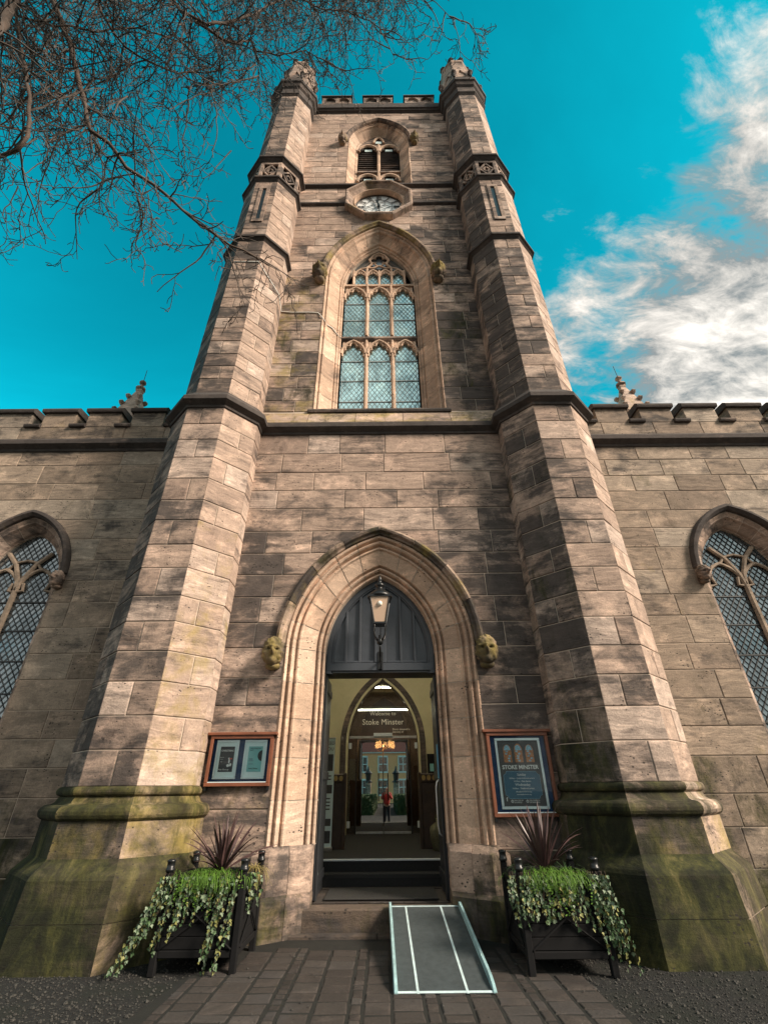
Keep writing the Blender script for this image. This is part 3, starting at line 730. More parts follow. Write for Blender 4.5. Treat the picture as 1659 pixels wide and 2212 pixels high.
# tympanum: panelled timber head of the door
ty = part_empty('tympanum', tower, (0, .5, 3.34))
Yt = .50; ZB = 3.345
b = MB(); pts = [door.pt(t, .03) for t in [.90 + i * 1.1 / 14 for i in range(15)]]
poly = [(-.96, ZB)] + [p for p in pts if p[1] > ZB] ; poly = poly + [(-x, z) for x, z in reversed(poly[:-1])]
b.prism(poly, Yt + .06, Yt + .10); b.build('back_board', 'tympanum', ty)
b = MB(); door.sweep(b, [(.02, Yt + .06), (.02, Yt), (-.085, Yt), (-.10, Yt + .02), (-.115, Yt + .02), (-.12, Yt + .06)], .88, 2, 14); b.build('arched_rail', 'tympanum', ty)
b = MB(); door.sweep(b, [(.02, Yt + .06), (.02, Yt), (-.085, Yt), (-.10, Yt + .02), (-.115, Yt + .02), (-.12, Yt + .06)], 2, 3.12, 14); b.build('arched_rail', 'tympanum', ty)
def tbar(x0, x1, z0, z1, d=0.0, nm='stile'):
    b = MB(); b.bbox((x0, Yt - .004 + d, z0), (x1, Yt + .06, z1), .007); b.build(nm, 'tympanum', ty)
for h in (-1, 1):
    tbar(min(h * .006, h * .93), max(h * .006, h * .93), ZB, ZB + .13, 0, 'bottom_rail')
    tbar(min(h * .006, h * .10), max(h * .006, h * .10), ZB + .131, door.apex(-.10))
    for xb in (.36, .60):
        z1 = door.zs + math.sqrt((door.r - .10) ** 2 - (door.c + xb) ** 2)
        tbar(h * xb - .022, h * xb + .022, ZB + .131, z1, .012, 'muntin')
    bb = MB(); bb.bbox((min(h * .11, h * .80), Yt + .012, ZB + .135), (max(h * .11, h * .80), Yt + .05, ZB + .17), .006); bb.build('bead', 'tympanum', ty)
b = MB(); b.box((-.97, Yt + .02, ZB - .03), (.97, Yt + .5, ZB - .002)); b.build('soffit_board', 'door_dark', ty)
# door leaves folded back into the porch
for sg in (-1, 1):
    lf = part_empty('door_leaf', tower, (sg * .95, .55, .3))
    for i in range(7):
        y0 = .56 + i * .135
        b = MB(); b.bbox((min(sg * .925, sg * .985), y0, .30), (max(sg * .925, sg * .985), y0 + .13, 3.31), .010); b.build('plank', 'door_dark', lf)
    b = MB(); b.bbox((min(sg * .90, sg * .924), .56, .30), (max(sg * .90, sg * .924), .66, 3.30), .006); b.build('stile', 'door_dark', lf)
    for z in (.45, 1.75, 3.05):
        b = MB(); b.bbox((min(sg * .905, sg * .924), .67, z), (max(sg * .905, sg * .924), 1.5, z + .12), .006); b.build('ledge', 'door_dark', lf)
    if sg > 0:
        b = MB(); b.tube([(.90, .60, 1.02), (.86, .60, 1.05), (.845, .60, 1.15), (.845, .60, 1.62), (.86, .60, 1.70), (.90, .60, 1.73)], .014, 8); b.build('handle', 'steel', lf, smooth=True)
        b = MB(); b.box((.888, .575, 1.75), (.899, .645, 2.22)); b.build('sticker', 'bluetape', lf)
# ---- steps and floors
ps = part_empty('porch', tower, (0, 1, 0))
def slab(nm, plan, z0, z1, m, st=(.5, 0, 0, 0), e=.012):
    b = MB(); cxx = sum(p[0] for p in plan) / len(plan); cyy = sum(p[1] for p in plan) / len(plan)
    ins = [(x + (cxx - x) * e / max(.2, abs(cxx - x)) if abs(cxx - x) > .05 else x, y + (e if y < cyy else -e)) for x, y in plan]
    b.rings([[(x, y, z0) for x, y in plan], [(x, y, z1 - e) for x, y in plan], [(x, y, z1) for x, y in ins]], True, True, st); return b.build(nm, m, ps)
slab('kerb_step', [(-1.32, .02), (-.05, .02), (-.05, .32), (-1.2, .32)], -.02, .055, 'step', (.5, .1, .2, 0))
slab('kerb_step', [(-.04, .02), (1.32, .02), (1.2, .32), (-.04, .32)], -.02, .054, 'step', (.3, .1, .2, 0))
slab('door_step', [(-1.02, .14), (.14, .14), (.14, .45), (-1.02, .45)], -.02, .288, 'step', (.6, -.1, .35, .05), .018)
slab('door_step', [(.147, .14), (1.02, .14), (1.02, .45), (.147, .45)], -.02, .286, 'step', (.4, -.1, .3, .05), .018)
slab('threshold', [(-1.2, .451), (1.2, .451), (1.2, 1.75), (-1.2, 1.75)], 0, .286, 'paver', (.6, -.3, 0, 0))
b = MB()
for i in range(12):
    x0 = -.93 + i * .155
    b.bbox((x0, .452, .2865), (x0 + .148, .54, .296), .003, (random.random(), -.3, 0, 0)); b.bbox((x0, 1.50, .2865), (x0 + .148, 1.60, .296), .003, (random.random(), -.3, 0, 0))
b.build('tile_border', 'paver', ps)
slab('inner_step', [(-1.6, 1.74), (1.6, 1.74), (1.6, 2.04), (-1.6, 2.04)], .2, .445, 'grey_floor')
slab('porch_floor', [(-2.2, 2.04), (2.2, 2.04), (2.2, 10.5), (-2.2, 10.5)], .2, .60, 'grey_floor')
b = MB(); b.box((-1.2, 1.735, .395), (1.2, 1.739, .44)); b.build('inner_riser', 'black', ps)
b = MB(); b.bbox((-1.0, 2.02, .585), (1.0, 2.085, .61), .004); b.build('nosing', 'nosing', ps)
# ---- porch back wall with inner arch and glass doors
YB = 7.0
ia = Arch(.98, 2.75, 1.72, .6)
pb = backing('porch_wall', 'plaster', ps, -2.2, 2.2, .6, 5.6, YB, YB + .5, lambda z: ia.hw(z, .01) if z < ia.apex() + .05 else 0)
b = MB(); b.box((-2.25, .9, .6), (-2.15, 7.0, 5.6)); b.box((2.15, .9, .6), (2.25, 7.0, 5.6)); b.box((-2.2, 1.05, 5.1), (2.2, 7.2, 5.2)); b.build('porch_lining', 'plaster', ps)
b = MB(); ia.sweep(b, [(.23, YB - .002), (.22, YB - .05), (.10, YB - .03), (.02, YB + .06), (0, YB + .10), (0, YB + .45)], 0, 4, 60); b.build('inner_arch', 'stone_dark', ps)
# vestibule beyond, seen through the glass
b = MB(); b.box((-2.2, 10.5, .6), (2.2, 10.6, 5.6)); b.box((-2.3, YB + .45, .6), (-2.2, 10.6, 5.6)); b.box((2.2, YB + .45, .6), (2.3, 10.6, 5.6)); b.build('vestibule_wall', 'wood_dark', ps)
b = MB(); b.box((-2.2, YB + .5, 4.72), (2.2, 10.6, 4.8)); b.build('vestibule_ceiling', 'plaster', ps)
gd = part_empty('glass_doors', tower, (0, YB + .2, .6))
for sg in (-1, 1):
    xs = sorted((sg * .012, sg * .735))
    b = MB(); b.box((xs[0], YB + .20, .63), (xs[1], YB + .212, 2.86)); b.build('door_pane', 'door_glass', gd)
    b = MB(); b.bbox((xs[0], YB + .185, .61), (xs[1], YB + .225, .66), .004); b.build('bottom_patch_rail', 'steel', gd)
    for z in (.74, 2.62):
        b = MB(); b.bbox((sg * .95 - .045, YB + .17, z), (sg * .95 + .045, YB + .235, z + .15), .006); b.build('hinge', 'nosing', gd)
    b = MB(); b.tube([(sg * .13, YB + .13, 1.35), (sg * .13, YB + .13, 2.0)], .014, 8); b.build('pull_handle', 'black', gd)
    xs = sorted((sg * .775, sg * .975))
    b = MB(); b.box((xs[0], YB + .24, .62), (xs[1], YB + .26, 2.86)); b.build('side_pane', 'side_glass', gd)
    b = MB(); b.bbox((sg * .757 - .018, YB + .18, .6), (sg * .757 + .018, YB + .26, 2.88), .004); b.build('door_post', 'black', gd)
b = MB(); b.bbox((-.97, YB + .17, 2.885), (.97, YB + .26, 2.95), .006); b.build('door_head', 'steel', gd)
b = MB(); b.bbox((-.27, YB + .10, 2.93), (.27, YB + .168, 3.02), .008); b.build('door_closer', 'nosing', gd)
b = MB(); pts = [ia.pt(t, 0) for t in [.9 + i * 2.2 / 24 for i in range(25)]]; poly = [(-.98, 2.96)] + [p for p in pts if p[1] > 2.97] + [(.98, 2.96)]
b.prism(poly, YB + .21, YB + .22); b.build('fanlight', 'side_glass', gd)
text_mesh('Welcome to', 'lettering', 'gold', gd, (0, YB + .195, 3.50), .15)
text_mesh('Stoke Minster', 'lettering', 'gold', gd, (0, YB + .195, 3.25), .215)
text_mesh('Doors donated in', 'lettering', 'gold', gd, (.28, YB + .195, 3.10), .07, align='LEFT'); text_mesh('memory of', 'lettering', 'gold', gd, (.28, YB + .195, 3.03), .07, align='LEFT')
# ================================================================== GREAT WINDOW
def great_window():
    g = part_empty('great_window', tower, (0, .6, 9.0))
    YG = YU + .50
    pr = [(.51, YU + .03), (.50, YU), (.475, YU - .02), (.455, YU), (.44, YU + .05), (.41, YU + .05), (.39, YU + .03), (.36, YU + .06), (.34, YU + .12), (.20, YU + .26), (.14, YU + .30), (.125, YU + .36), (.095, YU + .345), (.065, YU + .36), (.06, YU + .40), (.03, YU + .39), (.0, YU + .42), (0, YG + .1)]
    voussoirs(tower, g, win, pr, 8, 6, 'stone_pale', stf=lambda p: rnd_st(.28 if p[0] > 0 else .02, -.2, -.2, .2))
    for t0, t1 in ((1.03, 2), (2, 2.97)):
        b = MB(); win.sweep(b, [(.50, YU + .02), (.505, YU - .07), (.53, YU - .085), (.56, YU - .14), (.61, YU - .14), (.64, YU - .09), (.65, YU + .02)], t0, t1, 16, (.4, .1, .35, .4)); b.build('hood_mould', 'stone', g)
    carved_head('carved_head', g, (-1.66, YU - .19, 14.08), .25, seed=3); carved_head('carved_head', g, (1.66, YU - .19, 14.08), .25, seed=8)
    st = (.55, .0, 0, 0)
    MX = .345
    def mull(x, z0, z1, wd=.055, nm='mullion'):
        b = MB(); s = [(x - wd, YG + .06), (x - wd, YG - .01), (x - wd * .35, YG - .09), (x + wd * .35, YG - .09), (x + wd, YG - .01), (x + wd, YG + .06)]
        b.rings([[(a, y, z) for a, y in s] for z in (z0, z1)], True, True, st); b.build(nm, 'stone_pale', g)
    for x in (-MX, MX): mull(x, 9.0, 11.92); mull(x, 12.12, 14.45)
    b = MB(); b.rings([[(x, y, z) for y, z in ((YG + .06, 11.92), (YG - .04, 11.92), (YG - .10, 11.98), (YG - .10, 12.04), (YG - .04, 12.12), (YG + .06, 12.12))] for x in (-1.03, 1.03)], True, True, (.4, .3, 0, 0)); b.build('transom', 'stone', g)
    def cusped(cx, a, zs, h, n=24):
        pts = []
        A = Arch(a, zs, h, zs - .2, cx)
        for i in range(n + 1):
            t = 1 + 2 * i / n; x, z = A.pt(t, 0)
            tt = i / n; k = 0
            for c_ in (.17, .37, .63, .83): k = max(k, 1 - abs(tt - c_) / .06)
            k = max(0, k) * .075
            dx, dz = cx - x, (zs - .02) - z; l = math.hypot(dx, dz) or 1
            pts.append((x + dx / l * k, z + dz / l * k))
        return pts
    def head(cx, a, zs, h, ztop, nm='light_head', y=YG, halfw=None):
        b = MB(); pts = cusped(cx, a, zs, h); hw_ = halfw or a
        pts = [(cx - a, zs - .1)] + pts + [(cx + a, zs - .1)]
        n = len(pts)
        for i in range(n - 1):
            (x0, z0), (x1, z1) = pts[i], pts[i + 1]
            b.rings([[(x0, y - .03, z0), (x1, y - .03, z1)], [(x0, y - .03, ztop), (x1, y - .03, ztop)]], False, False, st)
            b.rings([[(x0, y - .03, z0), (x1, y - .03, z1)], [(x0, y + .05, z0), (x1, y + .05, z1)]], False, False, st)
        b.tube([(x, y - .045, z + .02) for x, z in pts], .028, 6, st)
        A = Arch(a + .03, zs, h + .07, zs - .1, cx)
        b.tube([(q[0], y - .07, q[1]) for q in [A.pt(1 + i / 6, 0) for i in range(13)]], .035, 6, st)
        b.build(nm, 'stone_pale', g)
    LC = (-.69, 0, .69); LA = .288
    for cx in LC:
        head(cx, LA, 11.40, .44, 11.93); head(cx, LA, 13.78, .42, 14.34)
    # tracery in the head
    def bar(path, r=.04, nm='tracery_bar'):
        b = MB(); b.tube([(x, YG - .045, z) for x, z in path], r, 6, st); b.build(nm, 'stone_pale', g)
    b = MB(); b.box((-1.02, YG - .08, 14.34), (1.02, YG + .05, 14.42), st); b.build('tracery_sill', 'stone_pale', g)
    for x in (-.76, -.375, 0, .375, .76):
        bar([(x, 14.40), (x, min(15.15, win.zs + math.sqrt(max(0, win.r ** 2 - (win.c + abs(x)) ** 2)) - .02))], .036)
    for cx in (-.57, -.1875, .1875, .57):
        A = Arch(.17, 14.92, .26, 14.4, cx); bar([A.pt(.9 + i * 2.2 / 14, 0) for i in range(15)], .035)
        q = cusped(cx, .15, 14.88, .2, 16); bar(q, .022)
    bar([(-.375, 15.1), (-.36, 15.3), (-.22, 15.5), (-.30, 15.72), (-.18, 15.95), (0, 16.08)]); bar([(.375, 15.1), (.36, 15.3), (.22, 15.5), (.30, 15.72), (.18, 15.95), (0, 16.08)])
    bar([(-.76, 15.05), (-.55, 15.25), (-.375, 15.3), (-.2, 15.28), (0, 15.4), (.2, 15.28), (.375, 15.3), (.55, 15.25), (.76, 15.05)], .03)
    for k in range(4):
        a0 = math.pi / 2 * k; cx, cz = .15 * math.cos(a0), 15.68 + .15 * math.sin(a0)
        bar([(cx + .13 * math.cos(a0 + R(-115 + 23 * i)), cz + .13 * math.sin(a0 + R(-115 + 23 * i))) for i in range(11)], .026, 'quatrefoil')
    # panes between the saddle bars, built as tilted diamond quarries in lead
    def light(x0, x1, z0, z1, topfn=None):
        s, hgt = .118, .19
        b = MB(); ld = MB()
        nx = int((x1 - x0) / s) + 2; nz = int((z1 - z0) / hgt) + 2
        for i in range(-1, nx * 2):
            for j in range(-1, nz * 2):
                if (i + j) % 2: continue
                cx, cz = x0 + i * s / 2, z0 + j * hgt / 2
                q = [(cx - s / 2, cz), (cx, cz - hgt / 2), (cx + s / 2, cz), (cx, cz + hgt / 2)]
                q = [(min(max(x, x0), x1), min(max(z, z0), z1)) for x, z in q]
                ar = abs(sum(q[k][0] * q[(k + 1) % 4][1] - q[(k + 1) % 4][0] * q[k][1] for k in range(4))) / 2
                if ar < 1e-4: continue
                tx, tz = random.uniform(-.03, .03), random.uniform(-.03, .03)
                b.add([(x, YG + .02 + (x - cx) * tx + (z - cz) * tz, z) for x, z in q], [(0, 1, 2, 3)])
        k = -((z1 - z0) / hgt)
        for dirn in (1, -1):
            for i in range(-nz - 2, nx + nz + 2):
                xa = x0 + i * s; pts = []
                # line through (xa, z0) with slope dirn*hgt/s, clipped to the light
                lo_t, hi_t = 0, (z1 - z0)
                f = lambda t: xa + dirn * t * s / hgt
                if dirn > 0: lo_t = max(lo_t, (x0 - xa) * hgt / s); hi_t = min(hi_t, (x1 - xa) * hgt / s)
                else: lo_t = max(lo_t, (xa - x1) * hgt / s); hi_t = min(hi_t, (xa - x0) * hgt / s)
                if hi_t - lo_t < .03: continue
                p0 = (f(lo_t), YG + .012, z0 + lo_t); p1 = (f(hi_t), YG + .012, z0 + hi_t)
                ld.tube([p0, p1], .0058, 3, caps=False)
        nb = max(1, round((z1 - z0) / .8))
        for k in range(1, nb):
            z = z0 + (z1 - z0) * k / nb; ld.box((x0, YG, z - .012), (x1, YG + .03, z + .012))
        for xx in (x0 + .045, x1 - .045): ld.box((xx - .005, YG + .008, z0), (xx + .005, YG + .02, z1))
        b.build('leaded_panes', 'leaded_glass', g, kind='stuff'); ld.build('lead_cames', 'lead', g, kind='stuff')
    for cx in LC:
        light(cx - LA - .01, cx + LA + .01, 9.02, 11.9); light(cx - LA - .01, cx + LA + .01, 12.12, 14.33)
    for cx in (-.57, -.1875, .1875, .57): light(cx - .17, cx + .17, 14.42, 15.2)
    b = MB(); pts = [win.pt(t, 0) for t in [1.05 + i * 1.9 / 30 for i in range(31)]]; b.prism([(-.98, 15.2)] + [p for p in pts if p[1] > 15.2] + [(.98, 15.2)] if False else [p for p in pts if p[1] > 15.2], YG + .02, YG + .03); b.build('tracery_glass', 'aisle_glass', g)
    b = MB(); b.prism([(-1.02, 8.95), (1.02, 8.95), (1.02, 14.2)] + [win.pt(4 - (1 + i / 10), 0) for i in range(11)] + [win.pt(2 - i / 10, 0) for i in range(1, 11)] + [(-1.02, 14.2)], YG + .12, YG + .16); b.build('window_backing', 'black', g)
great_window()
# ================================================================== BELFRY WINDOW
def belfry():
    g = part_empty('belfry_window', tower, (0, .6, 19.4)); YG = YU + .32
    pr = [(.37, YU + .03), (.36, YU), (.33, YU - .015), (.31, YU + .03), (.28, YU + .04), (.26, YU + .10), (.12, YU + .24), (.09, YU + .27), (.06, YU + .26), (.04, YU + .29), (0, YU + .30), (0, YG + .1)]
    voussoirs(tower, g, bel, pr, 8, 5, 'stone_pale', stf=lambda p: rnd_st(.35 if p[0] > 0 else .0, -.2, -.2, .2))
    for t0, t1 in ((1.0, 2), (2, 3.0)):
        b = MB(); bel.sweep(b, [(.36, YU + .02), (.37, YU - .08), (.42, YU - .15), (.48, YU - .13), (.50, YU + .02)], t0, t1, 14, (.35, .3, .1, .1)); b.build('hood_mould', 'stone', g)
    carved_head('carved_head', g, (-1.36, YU - .15, 22.8), .20, seed=11); carved_head('carved_head', g, (1.36, YU - .15, 22.8), .20, seed=15)
    st = (.5, .3, .1, .1)
    def bar(path, r, nm='tracery_bar'):
        b = MB(); b.tube([(x, YG - .05, z) for x, z in path], r, 6, st); b.build(nm, 'stone_pale', g)
    bar([(0, 19.42), (0, 23.3)], .06, 'mullion')
    b = MB(); b.box((-.8, YG - .09, 21.0), (.8, YG + .04, 21.1), st); b.build('transom', 'stone', g)
    for cx in (-.4, .4):
        for zs, zt in ((20.45, 21.0), (22.85, 23.42)):
            A = Arch(.36, zs, .42, zs - .3, cx); pts = [A.pt(1 + i / 8, 0) for i in range(17)]
            bar([A.pt(.6 + i * 2.8 / 18, 0) for i in range(19)], .055)
            b = MB()
            for i in range(16):
                (x0, z0), (x1, z1) = pts[i], pts[i + 1]
                b.rings([[(x0, YG - .02, z0), (x1, YG - .02, z1)], [(x0, YG - .02, zt), (x1, YG - .02, zt)]], False, False, st)
            for h in (-1, 1):
                b.tube([(cx + h * .34, YG - .03, zs + .02), (cx + h * .2, YG - .03, zs + .06), (cx + h * .26, YG - .03, zs + .26)], [.05, .035, .04], 6, st)
            b.build('light_head', 'stone', g)
            lo = 19.45 if zs < 21 else 21.12
            n = int((zs + .28 - lo) / .17)
            for i in range(n):
                z = lo + .05 + i * .17
                b = MB(); b.rings([[(x, YG + .02, z - .06), (x, YG + .20, z + .07), (x, YG + .21, z + .10), (x, YG + .02, z - .025)] for x in (cx - .37, cx + .37)], True, True); b.build('louvre', 'stone_dark', g)
            b = MB(); b.box((cx - .14, YG + .01, zs + .10), (cx + .14, YG + .03, zs + .26)); b.build('bird_guard', 'paper', g)
    b = MB(); pts = [bel.pt(1 + i / 12, 0) for i in range(25)]; b.prism([p for p in pts if p[1] > 23.4], YG + .0, YG + .05, st); b.build('tracery_plate', 'stone', g)
    A = Arch(.2, 23.5, .5, 23.4, 0); bar([A.pt(1 + i / 8, 0) for i in range(17)], .045)
    b = MB(); b.box((-.12, YG - .035, 23.52), (.12, YG - .015, 23.7)); b.build('bird_guard', 'paper', g)
    b = MB(); b.prism([(-.8, 19.42), (.8, 19.42), (.8, 22.9)] + [bel.pt(4 - (1 + i / 10), 0) for i in range(11)] + [bel.pt(2 - i / 10, 0) for i in range(1, 11)] + [(-.8, 22.9)], YG + .3, YG + .34); b.build('belfry_dark', 'black', g)
belfry()
# ================================================================== CLOCK
def clock():
    cz, cr = 18.28, 1.10
    g = part_empty('clock', tower, (0, YU, cz))
    Y0 = YU - .02
    def octa(a): return [(a / math.cos(math.pi / 8) * math.sin(math.pi / 4 * k + math.pi / 8), a / math.cos(math.pi / 8) * math.cos(math.pi / 4 * k + math.pi / 8)) for k in range(8)]
    prof = [(cr, Y0 + .1), (cr, Y0 - .16), (cr - .04, Y0 - .20), (cr - .10, Y0 - .19), (cr - .13, Y0 - .12), (cr - .25, Y0 - .02)]
    for k in range(8):
        b = MB(); b.rings([[(octa(a)[k][0], y, cz + octa(a)[k][1]) for a, y in prof], [(octa(a)[(k + 1) % 8][0], y, cz + octa(a)[(k + 1) % 8][1]) for a, y in prof]], False, False, (random.random(), -.2, .25 if k in (3, 4, 2) else 0, .15)); b.build('octagon_frame', 'stone', g)
    n = 48; dr = .80
    b = MB()
    def circ(r, y): return [(r * math.sin(2 * math.pi * i / n), y, cz + r * math.cos(2 * math.pi * i / n)) for i in range(n)]
    oc = []
    for i in range(n):
        a = 2 * math.pi * i / n; kk = ((a + math.pi / 8) % (math.pi / 4)) - math.pi / 8; r = (cr - .24) / math.cos(kk); oc.append((r * math.sin(a), Y0 - .02, cz + r * math.cos(a)))
    b.rings([oc, circ(dr + .03, Y0 - .015), circ(dr + .02, Y0 - .04), circ(dr, Y0 - .04), circ(dr, Y0 + .2)], True, False, (.6, -.3, 0, 0)); b.build('dial_surround', 'stone_pale', g)
    b = MB(); b.add(circ(dr + .01, Y0 + .17), [tuple(range(n))]); b.build('dial', 'dial', g)
    yb = Y0 + .145
    b = MB()
    def strip(x0, z0, x1, z1, wd, bb):
        dx, dz = x1 - x0, z1 - z0; l = math.hypot(dx, dz); ax, az = -dz / l * wd / 2, dx / l * wd / 2
        bb.prism([(x0 + ax, z0 + az), (x1 + ax, z1 + az), (x1 - ax, z1 - az), (x0 - ax, z0 - az)], yb - .006, yb + .006)
    for rr in (.79, .735, .46): b.tube(circ(rr, yb) + [circ(rr, yb)[0]], .008, 4)
    for k in range(60):
        a = 2 * math.pi * k / 60; strip(.735 * math.sin(a), cz + .735 * math.cos(a), .79 * math.sin(a), cz + .79 * math.cos(a), .014, b)
    for k in range(6):
        a = math.pi / 3 * k; a2 = a + math.pi / 6
        strip(0, cz, .23 * math.sin(a), cz + .23 * math.cos(a), .013, b)
        strip(.23 * math.sin(a), cz + .23 * math.cos(a), .40 * math.sin(a2), cz + .40 * math.cos(a2), .013, b); strip(.40 * math.sin(a2), cz + .40 * math.cos(a2), .23 * math.sin(a + math.pi / 3), cz + .23 * math.cos(a + math.pi / 3), .013, b)
        strip(.40 * math.sin(a2), cz + .40 * math.cos(a2), .46 * math.sin(a2), cz + .46 * math.cos(a2), .013, b)
    b.build('dial_bars', 'black', g)
    for k, s in enumerate('XII I II III IV V VI VII VIII IX X XI'.split()):
        a = 2 * math.pi * k / 12; b = MB(); wds = {'I': .045, 'V': .085, 'X': .085}; tot = sum(wds[q] for q in s); x = -tot / 2
        def T2(u, v): return (u * math.cos(a) + v * math.sin(a), cz - u * math.sin(a) + v * math.cos(a))
        for q in s:
            w2 = wds[q]
            segs = {'I': [(.5, 0, .5, 1)], 'V': [(.1, 1, .5, 0), (.5, 0, .9, 1)], 'X': [(.1, 1, .9, 0), (.1, 0, .9, 1)]}[q]
            for (u0, v0, u1, v1) in segs:
                p0 = T2(x + u0 * w2, .49 + v0 * .22); p1 = T2(x + u1 * w2, .49 + v1 * .22); strip(*p0, *p1, .018, b)
            x += w2
        b.build('numeral', 'black', g)
    def hand(ang, ln, wd, nm):
        b = MB(); sx_, cx_ = math.sin(ang), math.cos(ang)
        P = lambda u, v: (u * cx_ + v * sx_, cz - u * sx_ + v * cx_)
        b.prism([P(-wd * .5, -.16), P(wd * .5, -.16), P(wd, ln * .55), P(wd * 1.9, ln * .68), P(wd * .8, ln * .8), P(0, ln), P(-wd * .8, ln * .8), P(-wd * 1.9, ln * .68), P(-wd, ln * .55)], yb - .05, yb - .03); b.build(nm, 'black', g)
    hand(R(-10), .44, .028, 'hour_hand'); hand(R(177), .70, .022, 'minute_hand')
    b = MB(); b.rings([[(.05 * math.cos(R(30 * i)), y, cz + .05 * math.sin(R(30 * i))) for i in range(12)] for y in (yb - .06, yb)], True, True); b.build('hand_boss', 'black', g)
clock()
# ================================================================== AISLES either side of the tower
def aisle(sg):
    side = 'right' if sg > 0 else 'left'
    a = thing('church_aisle', 'battlemented church aisle wall with pointed window %s of the tower%s' % (side, ', under the bright cloud' if sg > 0 else ', below the hanging branches'), 'church wall', (sg * 8, 1.2, 0), 'aisle walls flanking the tower')
    YA = 1.2; wcx = sg * 7.70
    wa = Arch(.92, 5.45, 1.28, 2.0, wcx)
    WOf = .13
    hw = lambda z: wa.hw(z, WOf - .01)
    X0, X1 = (4.0, 13.0) if sg > 0 else (-13.0, -4.0)
    wl = backing('aisle_wall', 'mortar', a, X0, X1, 0, 8.8, YA + .011, YA + .7, hw, wcx, 90)
    fr = ((0, YA, 0), (1, 0, 0), (0, -1, 0))
    def stf(x, z): return rnd_st(-.05 + (.3 if z < 2 else 0), .15 + max(0, 2.5 - z) * .2, .0 if z < 6 else -.15, .25)
    coursed(a, wl, fr, X0, X1, courses(0, 8.78, .50), stf, (.7, 1.5), hw, wcx, m='stone_aisle')
    def hb(nm, prof, st, m='stone_dark', x0=X0, x1=X1):
        b = MB(); b.rings([[(x0, YA + y, z) for y, z in prof], [(x1, YA + y, z) for y, z in prof]], True, True, st); return b.build(nm, m, a)
    hb('cornice', [(.1, 8.70), (-.03, 8.72), (-.05, 8.78), (-.14, 8.84), (-.17, 8.86), (-.17, 8.97), (-.1, 9.06), (.1, 9.1)], (.3, .4, 0, 0))
    x = X0
    while x < X1 - .2:
        w_ = random.uniform(.9, 1.6); b = MB(); b.bbox((x, YA - .03 + random.uniform(0, .006), 9.06), (min(x + w_ - .008, X1), YA + .32, 9.50), .008, rnd_st(.2)); b.build('parapet_stone', 'stone_aisle', a); x += w_
    first = 5.50
    for i in range(6):
        m0 = first + i * 1.135; m1 = m0 + .82
        x0, x1 = sorted((sg * m0, sg * m1))
        b = MB(); b.bbox((x0, YA - .03, 9.50), (x1, YA + .31, 9.98), .008, rnd_st(.15)); b.build('merlon', 'stone_aisle', a)
        b = MB(); b.rings([[(q, YA + y, z) for y, z in ((-.10, 9.95), (-.12, 10.0), (-.12, 10.05), (-.05, 10.12), (.33, 10.16), (.40, 9.95))] for q in (x0 - .05, x1 + .05)], True, True, rnd_st(.4)); b.build('merlon_coping', 'stone_dark', a)
        g0, g1 = sorted((sg * (m1 + .002), sg * (m0 + 1.133)))
        b = MB(); b.rings([[(q, YA + y, z) for y, z in ((-.09, 9.47), (-.11, 9.51), (-.11, 9.55), (-.04, 9.60), (.33, 9.62), (.33, 9.47))] for q in (g0 - .04, g1 + .04)], True, True, rnd_st(.4)); b.build('crenel_coping', 'stone_dark', a)
    x0, x1 = sorted((sg * 4.0, sg * 5.44)); b = MB(); b.rings([[(q, YA + y, z) for y, z in ((-.09, 9.47), (-.11, 9.51), (-.11, 9.55), (-.04, 9.60), (.33, 9.62), (.33, 9.47))] for q in (x0, x1)], True, True, rnd_st(.4)); b.build('crenel_coping', 'stone_dark', a)
    # window
    g = part_empty('aisle_window', a, (wcx, YA + .4, 2.0)); YG = YA + .36
    voussoirs(a, g, wa, [(.14, YA + .03), (.13, YA), (.11, YA + .0), (.06, YA + .05), (.03, YA + .06), (.0, YA + .12), (-.10, YA + .24), (-.12, YA + .30), (-.14, YA + .30), (-.14, YG + .1)], 6, 5, 'stone', stf=lambda p: rnd_st(.1, .1, -.1, .2))
    for t0, t1 in ((1.02, 2), (2, 2.98)):
        b = MB(); wa.sweep(b, [(.13, YA + .02), (.14, YA - .06), (.20, YA - .13), (.26, YA - .12), (.29, YA - .05), (.29, YA + .02)], t0, t1, 16, (.3, .2, .15, 0)); b.build('hood_mould', 'stone_dark', g)
    for h in (-1, 1): carved_head('carved_head', g, (wcx + h * 1.13, YA - .14, 5.33), .15, m='stone', st=(.3, .3, .3, .0), seed=20 + h)
    st = (.55, -.1, 0, 0)
    def bar(path, r=.05, nm='tracery_bar'):
        b = MB(); b.tube([(x, YG - .04, z) for x, z in path], r, 6, st); b.build(nm, 'stone_aisle', g)
    bar([(wcx, 2.0), (wcx, 5.25)], .06, 'mullion')
    for h in (-1, 1):
        bar([(wcx, 5.2), (wcx + h * .05, 5.5), (wcx + h * .22, 5.85), (wcx + h * .48, 6.12)], .05)
        A = Arch(.39, 5.22, .52, 4.6, wcx + h * .39)
        bar([A.pt(.9 + i * 2.2 / 16, 0) for i in range(17)], .04)
        for q, (dx, dz) in enumerate(((-.39, .02), (.39, .02))):
            bar([(wcx + h * .39 + dx, 5.22), (wcx + h * .39 + dx * .62, 5.25), (wcx + h * .39 + dx * .72, 5.42)], .035)
        bar([(wcx + h * .40, 5.70), (wcx + h * .22, 5.9), (wcx, 5.95)], .03)
    b = MB(); pts = [wa.pt(t / 10, -.10) for t in range(0, 41)]; b.prism(pts, YG, YG + .02); b.build('window_glass', 'aisle_glass', g)
    ld = MB(); s, hg = .13, .17
    top = wa.apex(-.12)
